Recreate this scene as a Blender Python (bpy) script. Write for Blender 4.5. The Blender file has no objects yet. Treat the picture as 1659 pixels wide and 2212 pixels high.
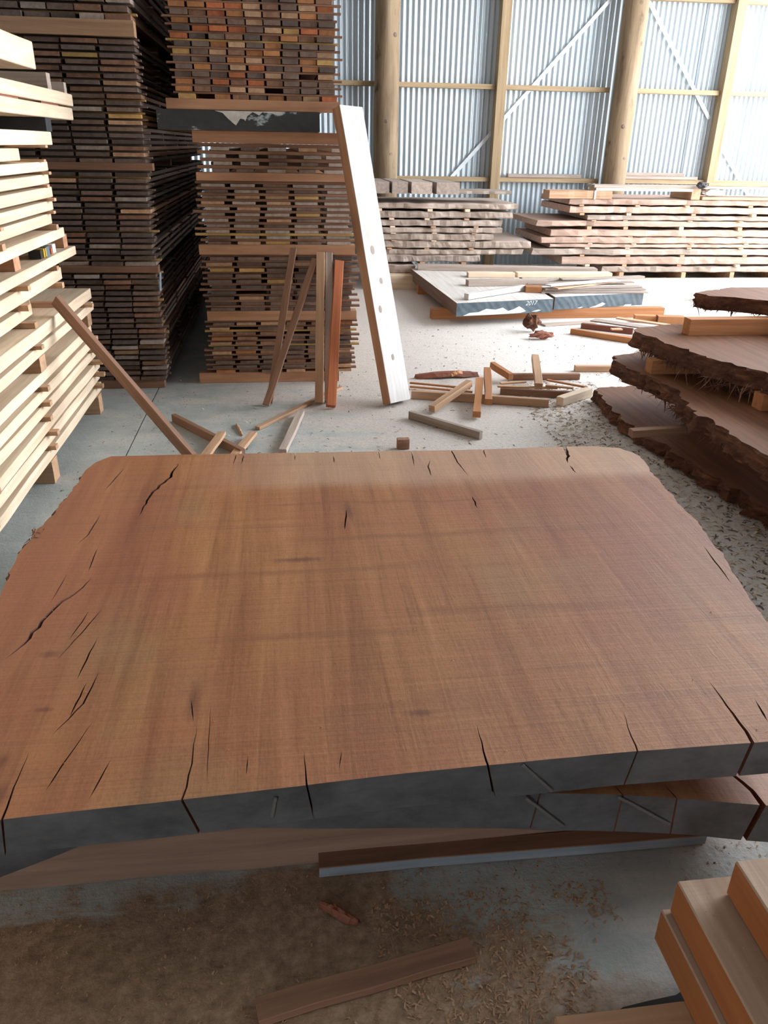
import bpy, math, random, json
from mathutils import Vector, Matrix, noise
from mathutils.geometry import delaunay_2d_cdt
rnd = random.Random(7)
C = bpy.context.scene.collection
# ------------------------------------------------------------ camera
cam_d = bpy.data.cameras.new('camera'); cam = bpy.data.objects.new('camera', cam_d); C.objects.link(cam)
cam_d.sensor_fit = 'VERTICAL'; cam_d.sensor_height = 36; cam_d.lens = 1680/2212*36; cam_d.clip_start = .02
TH, PS, RO = math.radians(25.2), math.radians(7.5), math.radians(1.06)
cam.matrix_world = (Matrix.Translation((0,0,1.6)) @ Matrix.Rotation(-PS,4,'Z') @ Matrix.Rotation(math.pi/2-TH,4,'X') @ Matrix.Rotation(RO,4,'Z'))
bpy.context.scene.camera = cam
# ------------------------------------------------------------ light
w = bpy.data.worlds.new('overcast_sky'); bpy.context.scene.world = w; w.use_nodes = True
wn = w.node_tree.nodes; bg = wn['Background']
tc = wn.new('ShaderNodeTexCoord'); sx = wn.new('ShaderNodeSeparateXYZ'); rp = wn.new('ShaderNodeValToRGB')
w.node_tree.links.new(tc.outputs['Generated'], sx.inputs[0]); w.node_tree.links.new(sx.outputs['Z'], rp.inputs[0]); w.node_tree.links.new(rp.outputs[0], bg.inputs[0])
rp.color_ramp.elements[0].color = (.95,.97,1,1); rp.color_ramp.elements[1].color = (.82,.91,1,1)
bg.inputs[1].default_value = 14.5
def portal(name, loc, rot, sxx, syy):
    l = bpy.data.lights.new(name, 'AREA'); l.shape = 'RECTANGLE'; l.size = sxx; l.size_y = syy; l.cycles.is_portal = True
    o = bpy.data.objects.new(name, l); C.objects.link(o); o.location = loc; o.rotation_euler = rot
    return o
portal('bay_daylight', (8.3,7.0,2.9), (0,math.radians(90),0), 5.8, 10.0)
portal('doorway_daylight', (-2.65,-3.94,1.0), (math.radians(90),0,0), 1.1, 2.0)
vs = bpy.context.scene.view_settings
vs.view_transform = 'Standard'; vs.look = 'None'; vs.gamma = 1; vs.use_curve_mapping = False; vs.exposure = 0.0
# ------------------------------------------------------------ data (world metres)
D = json.loads('''{"cracks": [[[[-0.239, 1.182], [-0.232, 1.225], [-0.228, 1.29], [-0.228, 1.413]], 0.0051, 0], [[[-0.275, 1.18], [-0.282, 1.289]], 0.0022, 0], [[[-0.51, 1.153], [-0.502, 1.272], [-0.495, 1.311], [-0.46, 1.445]], 0.003, 0], [[[-0.446, 1.163], [-0.448, 1.248]], 0.0022, 0], [[[-0.573, 1.155], [-0.574, 1.365]], 0.0051, 0], [[[-0.045, 1.19], [-0.048, 1.291]], 0.002, 0], [[[0.01, 1.192], [0.008, 1.307]], 0.0041, 0], [[[0.079, 1.198], [0.089, 1.298]], 0.003, 0], [[[0.122, 1.2], [0.138, 1.286]], 0.0032, 0], [[[0.207, 1.204], [0.218, 1.263]], 0.003, 0], [[[0.319, 1.208], [0.328, 1.273]], 0.003, 0], [[[0.392, 1.204], [0.398, 1.348]], 0.0051, 0], [[[0.553, 1.214], [0.556, 1.263]], 0.002, 0], [[[0.651, 1.211], [0.659, 1.275]], 0.002, 0], [[[0.724, 1.217], [0.748, 1.36]], 0.004, 0], [[[0.988, 1.215], [0.997, 1.263], [1.001, 1.351], [1.005, 1.447]], 0.0091, 0], [[[1.066, 1.287], [1.081, 1.368]], 0.0051, 0.3], [[[-0.113, 1.191], [-0.111, 1.305]], 0.003, 0], [[[-0.172, 1.199], [-0.18, 1.258]], 0.002, 0], [[[0.046, 1.208], [0.045, 1.261]], 0.002, 0], [[[0.276, 1.207], [0.281, 1.254]], 0.002, 0], [[[0.349, 1.212], [0.355, 1.253]], 0.002, 0], [[[0.436, 1.213], [0.447, 1.268]], 0.0032, 0], [[[0.517, 1.214], [0.524, 1.248]], 0.003, 0], [[[0.594, 1.214], [0.613, 1.277]], 0.002, 0], [[[0.778, 1.219], [0.797, 1.268]], 0.003, 0], [[[0.856, 1.225], [0.87, 1.26]], 0.002, 0], [[[0.921, 1.225], [0.94, 1.268]], 0.003, 0], [[[-0.32, 1.191], [-0.332, 1.248]], 0.002, 0], [[[-0.389, 1.186], [-0.405, 1.249]], 0.002, 0], [[[0.238, 1.213], [0.248, 1.253]], 0.002, 0], [[[0.485, 1.208], [0.489, 1.253]], 0.002, 0], [[[-0.727, 1.707], [-0.701, 1.775], [-0.684, 1.849], [-0.677, 1.905], [-0.651, 1.974], [-0.624, 2.022], [-0.597, 2.108]], 0.012, 0.35], [[[-0.449, 3.024], [-0.463, 2.878], [-0.493, 2.798], [-0.519, 2.684], [-0.527, 2.527]], 0.011, 0.35], [[[-0.621, 2.294], [-0.617, 2.143]], 0.004, 0.5], [[[-0.661, 2.55], [-0.671, 2.397], [-0.691, 2.323]], 0.0051, 0.5], [[[-0.567, 1.918], [-0.588, 1.781]], 0.0041, 0.5], [[[-0.534, 1.926], [-0.564, 1.804], [-0.6, 1.689]], 0.004, 0.5], [[[-0.517, 1.778], [-0.525, 1.687], [-0.53, 1.603]], 0.004, 0.5], [[[-0.483, 1.635], [-0.495, 1.513], [-0.54, 1.408]], 0.0041, 0.5], [[[-0.504, 1.591], [-0.515, 1.466]], 0.004, 0.5], [[[-0.653, 2.991], [-0.69, 2.762]], 0.005, 0.5], [[[-0.676, 2.135], [-0.683, 1.977]], 0.003, 0.5], [[[0.685, 3.124], [0.692, 3.084], [0.691, 2.937], [0.704, 2.786]], 0.006, 0.2], [[[0.526, 3.137], [0.52, 3.081], [0.504, 2.906]], 0.0051, 0.3], [[[0.582, 2.978], [0.56, 2.902], [0.555, 2.799]], 0.0051, 0.5], [[[0.833, 3.113], [0.832, 3.073], [0.82, 2.975]], 0.0051, 0.3], [[[1.218, 3.142], [1.18, 3.0], [1.149, 2.895]], 0.016, 0.4], [[[-0.228, 2.981], [-0.218, 3.167]], 0.0051, 0.6], [[[-0.197, 2.978], [-0.185, 3.153]], 0.0061, 0.6], [[[0.022, 3.012], [0.027, 3.147]], 0.005, 0.6], [[[0.177, 2.355], [0.195, 2.521]], 0.006, 0.5], [[[0.673, 2.595], [0.669, 2.488]], 0.0061, 0.5], [[[-0.25, 1.504], [-0.236, 1.422]], 0.0032, 0.5], [[[-0.203, 1.483], [-0.192, 1.233]], 0.002, 0.6], [[[-0.397, 1.321], [-0.42, 1.208]], 0.0032, 0.5], [[[1.349, 2.13], [1.314, 1.891]], 0.005, 0.5], [[[1.146, 2.869], [1.145, 2.784]], 0.0061, 0.4], [[[0.183, 3.052], [0.182, 2.973]], 0.004, 0.5], [[[0.375, 3.109], [0.376, 2.999]], 0.005, 0.4]], "sticks": [["thin pale lath lying between the leaning laths and the big slab", "lath", [-0.175, 4.609, 0], [0.407, 5.468, 0], 0.035, 0.02, "tan"], ["grey brown strip with a wide shadow on its left side, right of the pale lath", "lath", [0.105, 4.859, 0.01], [-0.013, 4.155, 0.01], -0.045, 0.03, "greyw"], ["short brown lath end poking up behind the slab, left of its twin", "lath", [-0.362, 4.397, 0.05], [-0.45, 3.895, 0.05], -0.05, 0.02, "tan"], ["short lath end with splintered white edge poking up behind the slab", "lath", [-0.185, 4.468, 0.02], [-0.311, 3.958, 0.02], -0.05, 0.02, "tan"], ["dark brown offcut lying crosswise under the lath ends behind the slab", "offcut", [-0.726, 4.809, 0], [-0.271, 4.144, 0], 0.03, 0.05, "brown"], ["square post end standing just behind the middle of the slab", "offcut", [0.627, 4.206, 0], [0.696, 4.208, 0], 0.04, 0.06, "brown"], ["grey brown offcut lying alone in front of the offcut heap", "offcut", [0.775, 4.765, 0], [1.142, 4.332, 0], 0.03, 0.05, "greyw"], ["square offcut slanting down to the lower left of the heap", "offcut", [1.287, 5.176, 0.085], [0.962, 4.84, 0.012], -0.048, 0.045, "tan"], ["short square offcut pointing at the camera, lowest of the heap", "offcut", [1.389, 5.281, 0.08], [1.241, 4.713, 0.012], -0.05, 0.042, "orange"], ["short square offcut pointing at the camera, resting on the long laths", "offcut", [1.494, 5.475, 0.1], [1.351, 4.854, 0.05], -0.05, 0.042, "orange"], ["wedge shaped offcut tipped up at the back of the heap", "offcut", [1.557, 5.755, 0.06], [1.644, 5.516, 0.03], 0.04, 0.05, "orange"], ["square offcut standing out towards the wall on top of the heap", "offcut", [1.967, 5.831, 0.1], [1.816, 5.227, 0.04], -0.055, 0.045, "tan"], ["long plain offcut along the front of the heap", "offcut", [0.861, 5.198, 0], [1.767, 4.932, 0], 0.035, 0.055, "tan"], ["long offcut behind the front one, ending under the standing out piece", "offcut", [1.514, 5.255, 0], [2.017, 5.119, 0], 0.035, 0.045, "brown"], ["square offcut lying crosswise at the back of the heap", "offcut", [1.676, 5.622, 0], [2.232, 5.599, 0], 0.04, 0.045, "brown"], ["bright white offcut at the right end of the heap beside the slab stack", "offcut", [1.876, 4.945, 0], [2.16, 5.154, 0], 0.06, 0.06, "pale"], ["pale square offcut lying between the heap and the right slab stack", "offcut", [2.279, 5.826, 0], [2.628, 5.805, 0], 0.05, 0.045, "tan"], ["thin lath on the left side of the heap nearest the bark", "lath", [0.897, 5.5, 0.02], [1.309, 5.328, 0.02], 0.02, 0.012, "orange"], ["thin lath on the left side of the heap, second from the bark", "lath", [0.888, 5.438, 0.01], [1.305, 5.236, 0.02], 0.02, 0.012, "orange"], ["thin short lath lying across the back middle of the heap", "lath", [1.54, 5.328, 0.05], [1.737, 5.364, 0.05], 0.03, 0.012, "tan"], ["thin lath running left to right behind the standing out offcut", "lath", [1.499, 5.277, 0.045], [1.918, 5.203, 0.045], 0.03, 0.012, "tan"], ["thin lath at the right of the heap pointing to the white offcut", "lath", [1.835, 5.227, 0.06], [2.012, 5.145, 0.06], 0.03, 0.012, "tan"], ["long thin lath at the far right edge of the heap", "lath", [1.905, 5.421, 0.045], [2.145, 5.228, 0.04], 0.025, 0.012, "orange"], ["orange offcut along the front of the heap beside the dark painted slabs", "offcut", [2.707, 7.18, 0], [3.165, 6.735, 0], 0.04, 0.05, "orange"], ["thin reddish lath right behind the orange offcut", "lath", [2.87, 7.035, 0.03], [3.214, 6.787, 0.03], 0.04, 0.015, "red"], ["dark red offcut under the thin boards by the dark painted slabs", "offcut", [2.9, 7.421, 0], [3.308, 7.132, 0], 0.05, 0.05, "redb"], ["grey thin board lying askew on top of the small heap", "board", [3.005, 7.456, 0.06], [3.489, 6.989, 0.06], 0.13, 0.012, "greyw"], ["pale thin board lying askew behind the grey one on the small heap", "board", [3.278, 7.484, 0.075], [3.698, 7.187, 0.06], 0.08, 0.012, "tan"], ["short orange block with a pale end behind the small heap", "offcut", [3.569, 7.682, 0], [3.774, 7.627, 0], 0.1, 0.07, "orange"], ["longer orange block at the right of the small heap", "offcut", [3.773, 7.582, 0], [4.034, 7.526, 0], 0.1, 0.08, "orange"], ["thin lath under the orange blocks of the small heap", "lath", [3.588, 7.391, 0], [4.011, 7.46, 0], 0.03, 0.012, "tan"], ["weathered narrow board flat on the floor left of the orange offcut", "board", [2.574, 7.522, 0], [3.161, 7.653, 0], 0.1, 0.015, "greyw"], ["short pale offcut tucked beside the dark red one", "offcut", [3.086, 7.094, 0.05], [3.19, 7.09, 0.05], 0.05, 0.012, "tan"], ["brown strip sticking out between the two lowest slabs on the right", "lath", [1.827, 3.742, 0.205], [2.777, 3.837, 0.205], 0.05, 0.04, "brown"], ["half buried flat strip in the sawdust at the bottom of the photo", "lath", [-0.102, 0.987, 0], [0.359, 1.071, 0], 0.05, 0.022, "brown"], ["grey edged pale strip lying along the pale bearer under the great slab", "lath", [0.034, 1.327, 0], [1.015, 1.301, 0], 0.05, 0.032, "greyb"], ["long weathered plank across the far end of the dark painted slabs", "plank", [1.647, 9.742, 0.23], [3.809, 9.424, 0.23], 0.2, 0.055, "greyw"], ["pale plank end to end with another on the dark painted slabs", "plank", [2.144, 9.149, 0.23], [2.687, 9.108, 0.23], 0.15, 0.05, "pale"], ["pale plank on the right of its pair on the dark painted slabs", "plank", [2.735, 9.143, 0.23], [3.879, 9.13, 0.23], 0.15, 0.05, "pale"], ["short grey brown plank lying in the middle of the left dark slab", "plank", [2.005, 8.529, 0.23], [2.906, 8.575, 0.23], 0.12, 0.06, "greyw"], ["bright white plank lying askew on the left dark slab", "plank", [1.817, 7.693, 0.235], [2.552, 8.219, 0.235], 0.06, 0.055, "white"], ["red brown chunk at the right end of the white plank", "offcut", [2.528, 8.135, 0.23], [2.694, 8.103, 0.23], 0.12, 0.06, "orange"]], "heap": [[[2.685, 8.075, 0.23], [3.844, 8.048, 0.23], 0.1, 0.014, "greyw"], [[2.701, 8.098, 0.245], [3.858, 8.131, 0.245], 0.1, 0.014, "greyw"], [[2.723, 8.081, 0.262], [3.846, 8.205, 0.262], 0.1, 0.014, "greyw"], [[2.829, 7.997, 0.28], [3.635, 8.435, 0.28], 0.1, 0.014, "tan"], [[2.674, 8.547, 0.245], [3.935, 8.623, 0.245], 0.1, 0.014, "greyw"], [[2.769, 8.049, 0.3], [3.671, 8.401, 0.3], 0.1, 0.014, "white"], [[2.668, 8.707, 0.245], [4.24, 9.026, 0.245], 0.1, 0.014, "greyw"], [[3.127, 8.721, 0.262], [4.137, 8.776, 0.262], 0.1, 0.014, "greyw"]], "lrows": [[2.133, 2.831, 1.003, 1.086], [1.071, 2.898, 0.92, 0.983], [1.071, 2.849, 0.815, 0.889], [1.072, 2.712, 0.724, 0.793], [1.073, 2.719, 0.644, 0.703], [1.074, 2.625, 0.558, 0.633], [1.075, 3.106, 0.467, 0.548], [1.075, 3.008, 0.39, 0.45], [1.076, 2.468, 0.302, 0.384], [1.077, 1.637, 0.169, 0.269]], "rrows": [[3.976, 6.975, 1.191, 1.24], [4.263, 5.325, 1.12, 1.159], [3.666, 7.034, 0.965, 1.032], [3.689, 7.059, 0.864, 0.943], [3.938, 7.088, 0.779, 0.836], [3.267, 7.107, 0.7, 0.768], [3.463, 7.138, 0.579, 0.66], [3.349, 7.163, 0.492, 0.568], [3.464, 7.188, 0.44, 0.481], [3.24, 7.204, 0.346, 0.422], [3.658, 7.232, 0.227, 0.322], [4.214, 7.267, 0.126, 0.198]]}''')
# ------------------------------------------------------------ materials
def new_mat(name, rough=.7, metal=0.0):
    m = bpy.data.materials.new(name); m.use_nodes = True
    b = m.node_tree.nodes['Principled BSDF']; b.inputs['Roughness'].default_value = rough; b.inputs['Metallic'].default_value = metal
    return m, m.node_tree, b
def N(t, k, **kw):
    n = t.nodes.new('ShaderNode'+k)
    for a, v in kw.items(): setattr(n, a, v)
    return n
def coords(t, scale, rand=True, src='Object'):
    tc = N(t,'TexCoord'); mp = N(t,'Mapping'); mp.inputs['Scale'].default_value = scale
    t.links.new(tc.outputs[src], mp.inputs[0])
    if rand:
        oi = N(t,'ObjectInfo'); ml = N(t,'Math', operation='MULTIPLY'); ml.inputs[1].default_value = 57.0
        t.links.new(oi.outputs['Random'], ml.inputs[0]); t.links.new(ml.outputs[0], mp.inputs['Location'])
    return mp.outputs[0]
def noise_n(t, vec, scale=1, detail=4, rough=.6, dist=0):
    n = N(t,'TexNoise'); n.inputs['Scale'].default_value = scale; n.inputs['Detail'].default_value = detail
    n.inputs['Roughness'].default_value = rough; n.inputs['Distortion'].default_value = dist
    t.links.new(vec, n.inputs['Vector']); return n.outputs['Fac']
def ramp(t, fac, stops):
    r = N(t,'ValToRGB'); e = r.color_ramp.elements
    while len(e) < len(stops): e.new(.5)
    for i,(p,c) in enumerate(stops): e[i].position = p; e[i].color = (*c,1) if len(c)==3 else c
    t.links.new(fac, r.inputs[0]); return r.outputs[0]
def mix(t, fac, a, b, mode='MIX'):
    m = N(t,'Mix', data_type='RGBA', blend_type=mode)
    for inp, v in ((m.inputs[0],fac),(m.inputs[6],a),(m.inputs[7],b)):
        if isinstance(v,(int,float)): inp.default_value = v
        elif isinstance(v,tuple): inp.default_value = (*v,1)
        else: t.links.new(v, inp)
    return m.outputs[2]
def bump(t, b, h, strength=.4, dist=.003, prev=None):
    n = N(t,'Bump'); n.inputs['Strength'].default_value = strength; n.inputs['Distance'].default_value = dist
    t.links.new(h, n.inputs['Height'])
    if prev: t.links.new(prev, n.inputs['Normal'])
    t.links.new(n.outputs[0], b.inputs['Normal']); return n.outputs[0]
def wood(name, dark, light, vary=.35, rough=.75, blotch=None):
    m, t, b = new_mat(name, rough)
    g = noise_n(t, coords(t,(28,1.3,28)), 1, 5, .65, .4)
    col = ramp(t, g, [(.28,dark),(.72,light)])
    if blotch:
        bl = noise_n(t, coords(t,(5,1.5,5)), 1, 3)
        col = mix(t, ramp(t, bl, [(.5,(0,0,0)),(.75,(1,1,1))]), col, blotch)
    oi = N(t,'ObjectInfo'); mr = N(t,'MapRange'); t.links.new(oi.outputs['Random'], mr.inputs[0])
    mr.inputs[3].default_value = 1-vary; mr.inputs[4].default_value = 1+vary*.5
    hsv = N(t,'HueSaturation'); t.links.new(mr.outputs[0], hsv.inputs['Value']); t.links.new(col, hsv.inputs['Color'])
    t.links.new(hsv.outputs[0], b.inputs['Base Color'])
    saw = noise_n(t, coords(t,(8,160,8)), 1, 2)
    n1 = bump(t, b, g, .35, .003); bump(t, b, saw, .2, .0015, n1)
    return m
M = {}
M['fresh'] = wood('fresh_sawn_wood', (.60,.45,.30), (.84,.70,.53), .12, .7, (.62,.46,.33))
M['tan'] = wood('tan_wood', (.36,.20,.11), (.60,.38,.23), .2, .7)
M['pale'] = wood('pale_wood', (.62,.46,.32), (.82,.68,.52), .12)
M['white'] = wood('whitened_wood', (.56,.52,.5), (.82,.80,.78), .08, .6, (.46,.40,.36))
M['orange'] = wood('orange_wood', (.34,.13,.045), (.55,.25,.10), .2)
M['red'] = wood('red_wood', (.33,.085,.03), (.55,.18,.07), .2)
M['redb'] = wood('red_brown_wood', (.14,.04,.025), (.26,.09,.05), .2)
M['brown'] = wood('brown_wood', (.17,.085,.05), (.34,.18,.11), .2)
M['greyb'] = wood('grey_brown_wood', (.12,.075,.055), (.24,.16,.12), .3)
M['greyw'] = wood('weathered_grey_wood', (.26,.20,.165), (.50,.41,.35), .25)
M['dusk'] = wood('dark_weathered_wood', (.085,.06,.05), (.19,.135,.11), .35)
M['ochre'] = wood('ochre_wood', (.42,.25,.08), (.62,.40,.15), .25)
M['bearer'] = wood('bearer_wood', (.36,.17,.085), (.56,.31,.18), .15, .7, (.28,.13,.07))
M['beamor'] = wood('orange_sawn_beam', (.36,.12,.035), (.48,.18,.055), .08, .7)
M['greys'] = wood('grey_live_edge', (.26,.20,.16), (.45,.36,.30), .15)
M['pinks'] = wood('pinkish_live_edge', (.34,.215,.16), (.56,.40,.32), .16)
M['knotty'] = wood('knotty_bearer', (.17,.10,.065), (.30,.19,.13), .05)
M['dustbeam'] = wood('dusty_sawn_top', (.34,.23,.16), (.52,.38,.28), .05, .85)
M['ridge'] = wood('grey_saw_ridge', (.08,.08,.08), (.17,.165,.16), .1)
M['stripgrey'] = wood('blue_grey_strip_edge', (.17,.20,.23), (.27,.31,.35), .05)
M['treated'] = wood('treated_pine', (.27,.18,.095), (.46,.34,.20), .12)
def bark_mat():
    m, t, b = new_mat('torn_bark', .95)
    g = noise_n(t, coords(t,(14,5,30)), 1, 6, .75)
    t.links.new(ramp(t, g, [(.3,(.04,.016,.010)),(.55,(.13,.05,.026)),(.75,(.33,.15,.07))]), b.inputs['Base Color'])
    bump(t, b, g, .9, .012); return m
M['bark'] = bark_mat()
def paint_mat(name, c0, c1, wear):
    m, t, b = new_mat(name, .55)
    g = noise_n(t, coords(t,(7,7,12)), 1, 6, .7)
    g2 = noise_n(t, coords(t,(3,3,5)), 1, 5, .65)
    col = ramp(t, g, [(.3,c0),(.7,c1)])
    col = mix(t, ramp(t, g2, [(wear,(0,0,0)),(wear+.04,(1,1,1))]), col, (.38,.43,.45))
    t.links.new(col, b.inputs['Base Color'])
    arcs = N(t,'TexWave', wave_type='RINGS', rings_direction='Y'); arcs.inputs['Scale'].default_value = 5; arcs.inputs['Distortion'].default_value = 6; arcs.inputs['Detail'].default_value = 3
    t.links.new(coords(t,(1,1,1)), arcs.inputs['Vector'])
    n1 = bump(t, b, arcs.outputs['Fac'], .35, .004); bump(t, b, g, .4, .003, n1)
    return m
M['paint'] = paint_mat('dark_end_seal_paint', (.045,.048,.052), (.12,.125,.13), .70)
M['bluepaint'] = paint_mat('blue_grey_end_seal_paint', (.045,.07,.09), (.09,.125,.15), .66)
M['black'] = paint_mat('black_end_seal_paint', (.02,.022,.025), (.035,.037,.04), .60)
def slab_top():
    m, t, b = new_mat('red_brown_slab_face', .62)
    v = coords(t,(9,.6,7),False); v2 = coords(t,(1.6,1.3,1),False); v3 = coords(t,(2.2,150,30),False); v4 = coords(t,(1.1,9,5),False); v5 = coords(t,(150,80,60),False); v6 = coords(t,(38,1.5,20),False)
    streak = noise_n(t, v6, 1, 5, .7, .5); grain = noise_n(t, v, 1, 6, .62, .8); bl = noise_n(t, v2, 1, 4, .6, .5); saw = noise_n(t, v3, 1, 3); band = noise_n(t, v4, 1, 3, .5, .4); fine = noise_n(t, v5, 1, 5, .7)
    col = ramp(t, grain, [(.25,(.19,.07,.028)),(.42,(.30,.125,.048)),(.58,(.375,.17,.066)),(.8,(.48,.24,.105))])
    col = mix(t, ramp(t, bl, [(.40,(0,0,0)),(.62,(1,1,1))]), col, mix(t, .45, col, (.30,.10,.055)))
    bl2 = noise_n(t, coords(t,(1.1,.9,1),False,'Object'), 1.7, 3)
    col = mix(t, ramp(t, bl2, [(.55,(0,0,0)),(.75,(1,1,1))]), col, mix(t, .5, col, (.27,.19,.09)))
    col = mix(t, ramp(t, band, [(.60,(0,0,0)),(.72,(.55,.55,.55))]), col, (.22,.095,.05))
    col = mix(t, 1.0, col, ramp(t, saw, [(.3,(.86,.85,.84)),(.7,(1.05,1.05,1.05))]), 'MULTIPLY')
    col = mix(t, 1.0, col, ramp(t, fine, [(.3,(.84,.83,.82)),(.6,(1.04,1.04,1.04))]), 'MULTIPLY')
    col = mix(t, 1.0, col, ramp(t, streak, [(.30,(.78,.75,.73)),(.48,(1,1,1)),(.75,(1.1,1.1,1.1))]), 'MULTIPLY')
    sx = N(t,'SeparateXYZ'); t.links.new(coords(t,(1,1,1),False), sx.inputs[0])
    wob = noise_n(t, coords(t,(3,3,3),False), 1, 3)
    def mth(op, a, b_=0.0, c_=None):
        n = N(t,'Math', operation=op)
        for i,x in enumerate((a,b_) if c_ is None else (a,b_,c_)):
            if isinstance(x,(int,float)): n.inputs[i].default_value = x
            else: t.links.new(x, n.inputs[i])
        return n.outputs[0]
    def smooth(v_, a, b_):
        n = N(t,'MapRange', interpolation_type='SMOOTHSTEP'); n.inputs[1].default_value = a; n.inputs[2].default_value = b_; t.links.new(v_, n.inputs[0]); return n.outputs[0]
    yy = mth('ADD', sx.outputs['Y'], mth('MULTIPLY', wob, .10))
    # paler strip along the far end, its inner edge wavering
    strip = mth('MULTIPLY', smooth(yy, 2.72, 2.86), smooth(sx.outputs['X'], -.45, .1))
    col = mix(t, mth('MULTIPLY', strip, .42), col, (.56,.40,.29))
    # redder sapwood towards the left edge, darker purplish tone at the far right
    col = mix(t, mth('MULTIPLY', smooth(sx.outputs['X'], -.35, -.8), .4), col, (.30,.11,.06))
    dr = mth('MULTIPLY', smooth(mth('ADD', sx.outputs['X'], mth('MULTIPLY', wob, .3)), .8, 1.45), smooth(yy, 1.5, 2.0))
    col = mix(t, mth('MULTIPLY', mth('MULTIPLY', dr, mth('SUBTRACT', 1.0, strip)), .45), col, (.21,.075,.045))
    for kx,ky,rx,ry in ((.199,2.50,.022,.10),(-.244,1.50,.018,.09),(.28,1.40,.05,.015),(-.62,1.72,.035,.02),(-.58,1.50,.03,.012),(-.60,1.24,.03,.04),(.02,2.16,.10,.02),(-.62,1.34,.02,.03)):
        dx = mth('DIVIDE', mth('SUBTRACT', sx.outputs['X'], kx), rx); dy = mth('DIVIDE', mth('SUBTRACT', sx.outputs['Y'], ky), ry)
        dd = mth('ADD', mth('SQRT', mth('ADD', mth('MULTIPLY', dx, dx), mth('MULTIPLY', dy, dy))), mth('MULTIPLY', streak, 1.2))
        col = mix(t, mth('MULTIPLY', mth('SUBTRACT', 1.0, smooth(dd, .6, 1.8)), .75), col, (.13,.045,.028))
    # stains left by stacking sticks
    for yc,x0,x1,wd in ((2.35,.05,1.2,.018),(2.14,-.6,.4,.014),(1.87,.35,1.0,.022),(1.78,-.2,.35,.014),(2.62,-.1,.9,.012)):
        line = mth('SUBTRACT', 1.0, smooth(mth('ABSOLUTE', mth('SUBTRACT', yy, yc)), 0, wd*1.8))
        ext = mth('MULTIPLY', smooth(sx.outputs['X'], x0-.15, x0+.1), mth('SUBTRACT', 1.0, smooth(sx.outputs['X'], x1-.2, x1+.1)))
        col = mix(t, mth('MULTIPLY', mth('MULTIPLY', line, ext), mth('MULTIPLY', grain, .9)), col, (.19,.075,.035))
    t.links.new(col, b.inputs['Base Color'])
    n1 = bump(t, b, saw, .35, .002); n2 = bump(t, b, fine, .35, .002, n1); n2 = bump(t, b, streak, .3, .003, n2); bump(t, b, grain, .35, .006, n2)
    return m
M['slab'] = slab_top()
M['crack'] = wood('split_heartwood', (.10,.03,.018), (.22,.08,.045), .1)
M['slabside'] = wood('slab_underside', (.26,.13,.08), (.45,.26,.17), .1)
def floor_mat():
    m, t, b = new_mat('dusty_concrete', .8)
    v = coords(t,(1,1,1),False)
    big = noise_n(t, v, 1.1, 7, .68, .3); mid = noise_n(t, v, 5, 6, .7); fine = noise_n(t, v, 60, 5, .75)
    sweep = noise_n(t, coords(t,(.8,4,1),False), 1.5, 5, .65, .6)
    conc = ramp(t, mid, [(.3,(.32,.345,.33)),(.7,(.44,.465,.45))])
    sx = N(t,'SeparateXYZ'); t.links.new(v, sx.inputs[0])
    def mr(o, a, b_, c, d):
        n = N(t,'MapRange'); n.inputs[1].default_value=a; n.inputs[2].default_value=b_; n.inputs[3].default_value=c; n.inputs[4].default_value=d; t.links.new(o, n.inputs[0]); return n.outputs[0]
    def ma(op, a, b_):
        n = N(t,'Math', operation=op)
        for i,x in enumerate((a,b_)):
            if isinstance(x,(int,float)): n.inputs[i].default_value = x
            else: t.links.new(x, n.inputs[i])
        return n.outputs[0]
    # brown sawdust swept under and before the near slab
    near = ma('ADD', mr(sx.outputs['Y'], 1.1, 1.75, .13, -.13), mr(sx.outputs['X'], -.2, .75, .07, -.075))
    s = ma('ADD', ma('ADD', ma('MULTIPLY', big, .55), ma('MULTIPLY', sweep, .3)), ma('ADD', ma('MULTIPLY', mid,.15), near))
    dust = ramp(t, noise_n(t, v, 28, 6, .8), [(.3,(.15,.09,.055)),(.5,(.30,.20,.125)),(.7,(.46,.33,.22))])
    col = mix(t, ramp(t, s, [(.56,(0,0,0)),(.61,(1,1,1))]), conc, dust)
    # pale dust over the middle and right of the shed
    far = ma('ADD', mr(sx.outputs['Y'], 2.2, 5.5, -.18, .10), mr(sx.outputs['X'], -.5, 1.4, -.12, .30))
    s2 = ma('ADD', ma('MULTIPLY', sweep, .6), ma('ADD', ma('MULTIPLY', mid,.4), far))
    pale = ramp(t, fine, [(.25,(.50,.43,.37)),(.5,(.78,.73,.68)),(.75,(.86,.83,.80))])
    dull = ramp(t, fine, [(.25,(.36,.30,.25)),(.5,(.52,.46,.41)),(.75,(.64,.59,.55))])
    pale = mix(t, ramp(t, mr(sx.outputs['X'], .6, 2.2, 0, 1), [(.0,(0,0,0)),(1,(1,1,1))]), dull, pale)
    col = mix(t, ramp(t, s2, [(.45,(0,0,0)),(.62,(.92,.92,.92))]), col, pale)
    t.links.new(col, b.inputs['Base Color'])
    n1 = bump(t, b, fine, .5, .005); n2 = bump(t, b, mid, .15, .02, n1); bump(t, b, s, .4, .03, n2)
    return m
M['floor'] = floor_mat()
def tin_mat():
    m, t, b = new_mat('galvanised_tin', .38, .25)
    g = noise_n(t, coords(t,(3,3,.6)), 1, 4)
    t.links.new(ramp(t, g, [(.3,(.46,.54,.60)),(.7,(.54,.62,.68))]), b.inputs['Base Color']); return m
M['tin'] = tin_mat()
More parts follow.
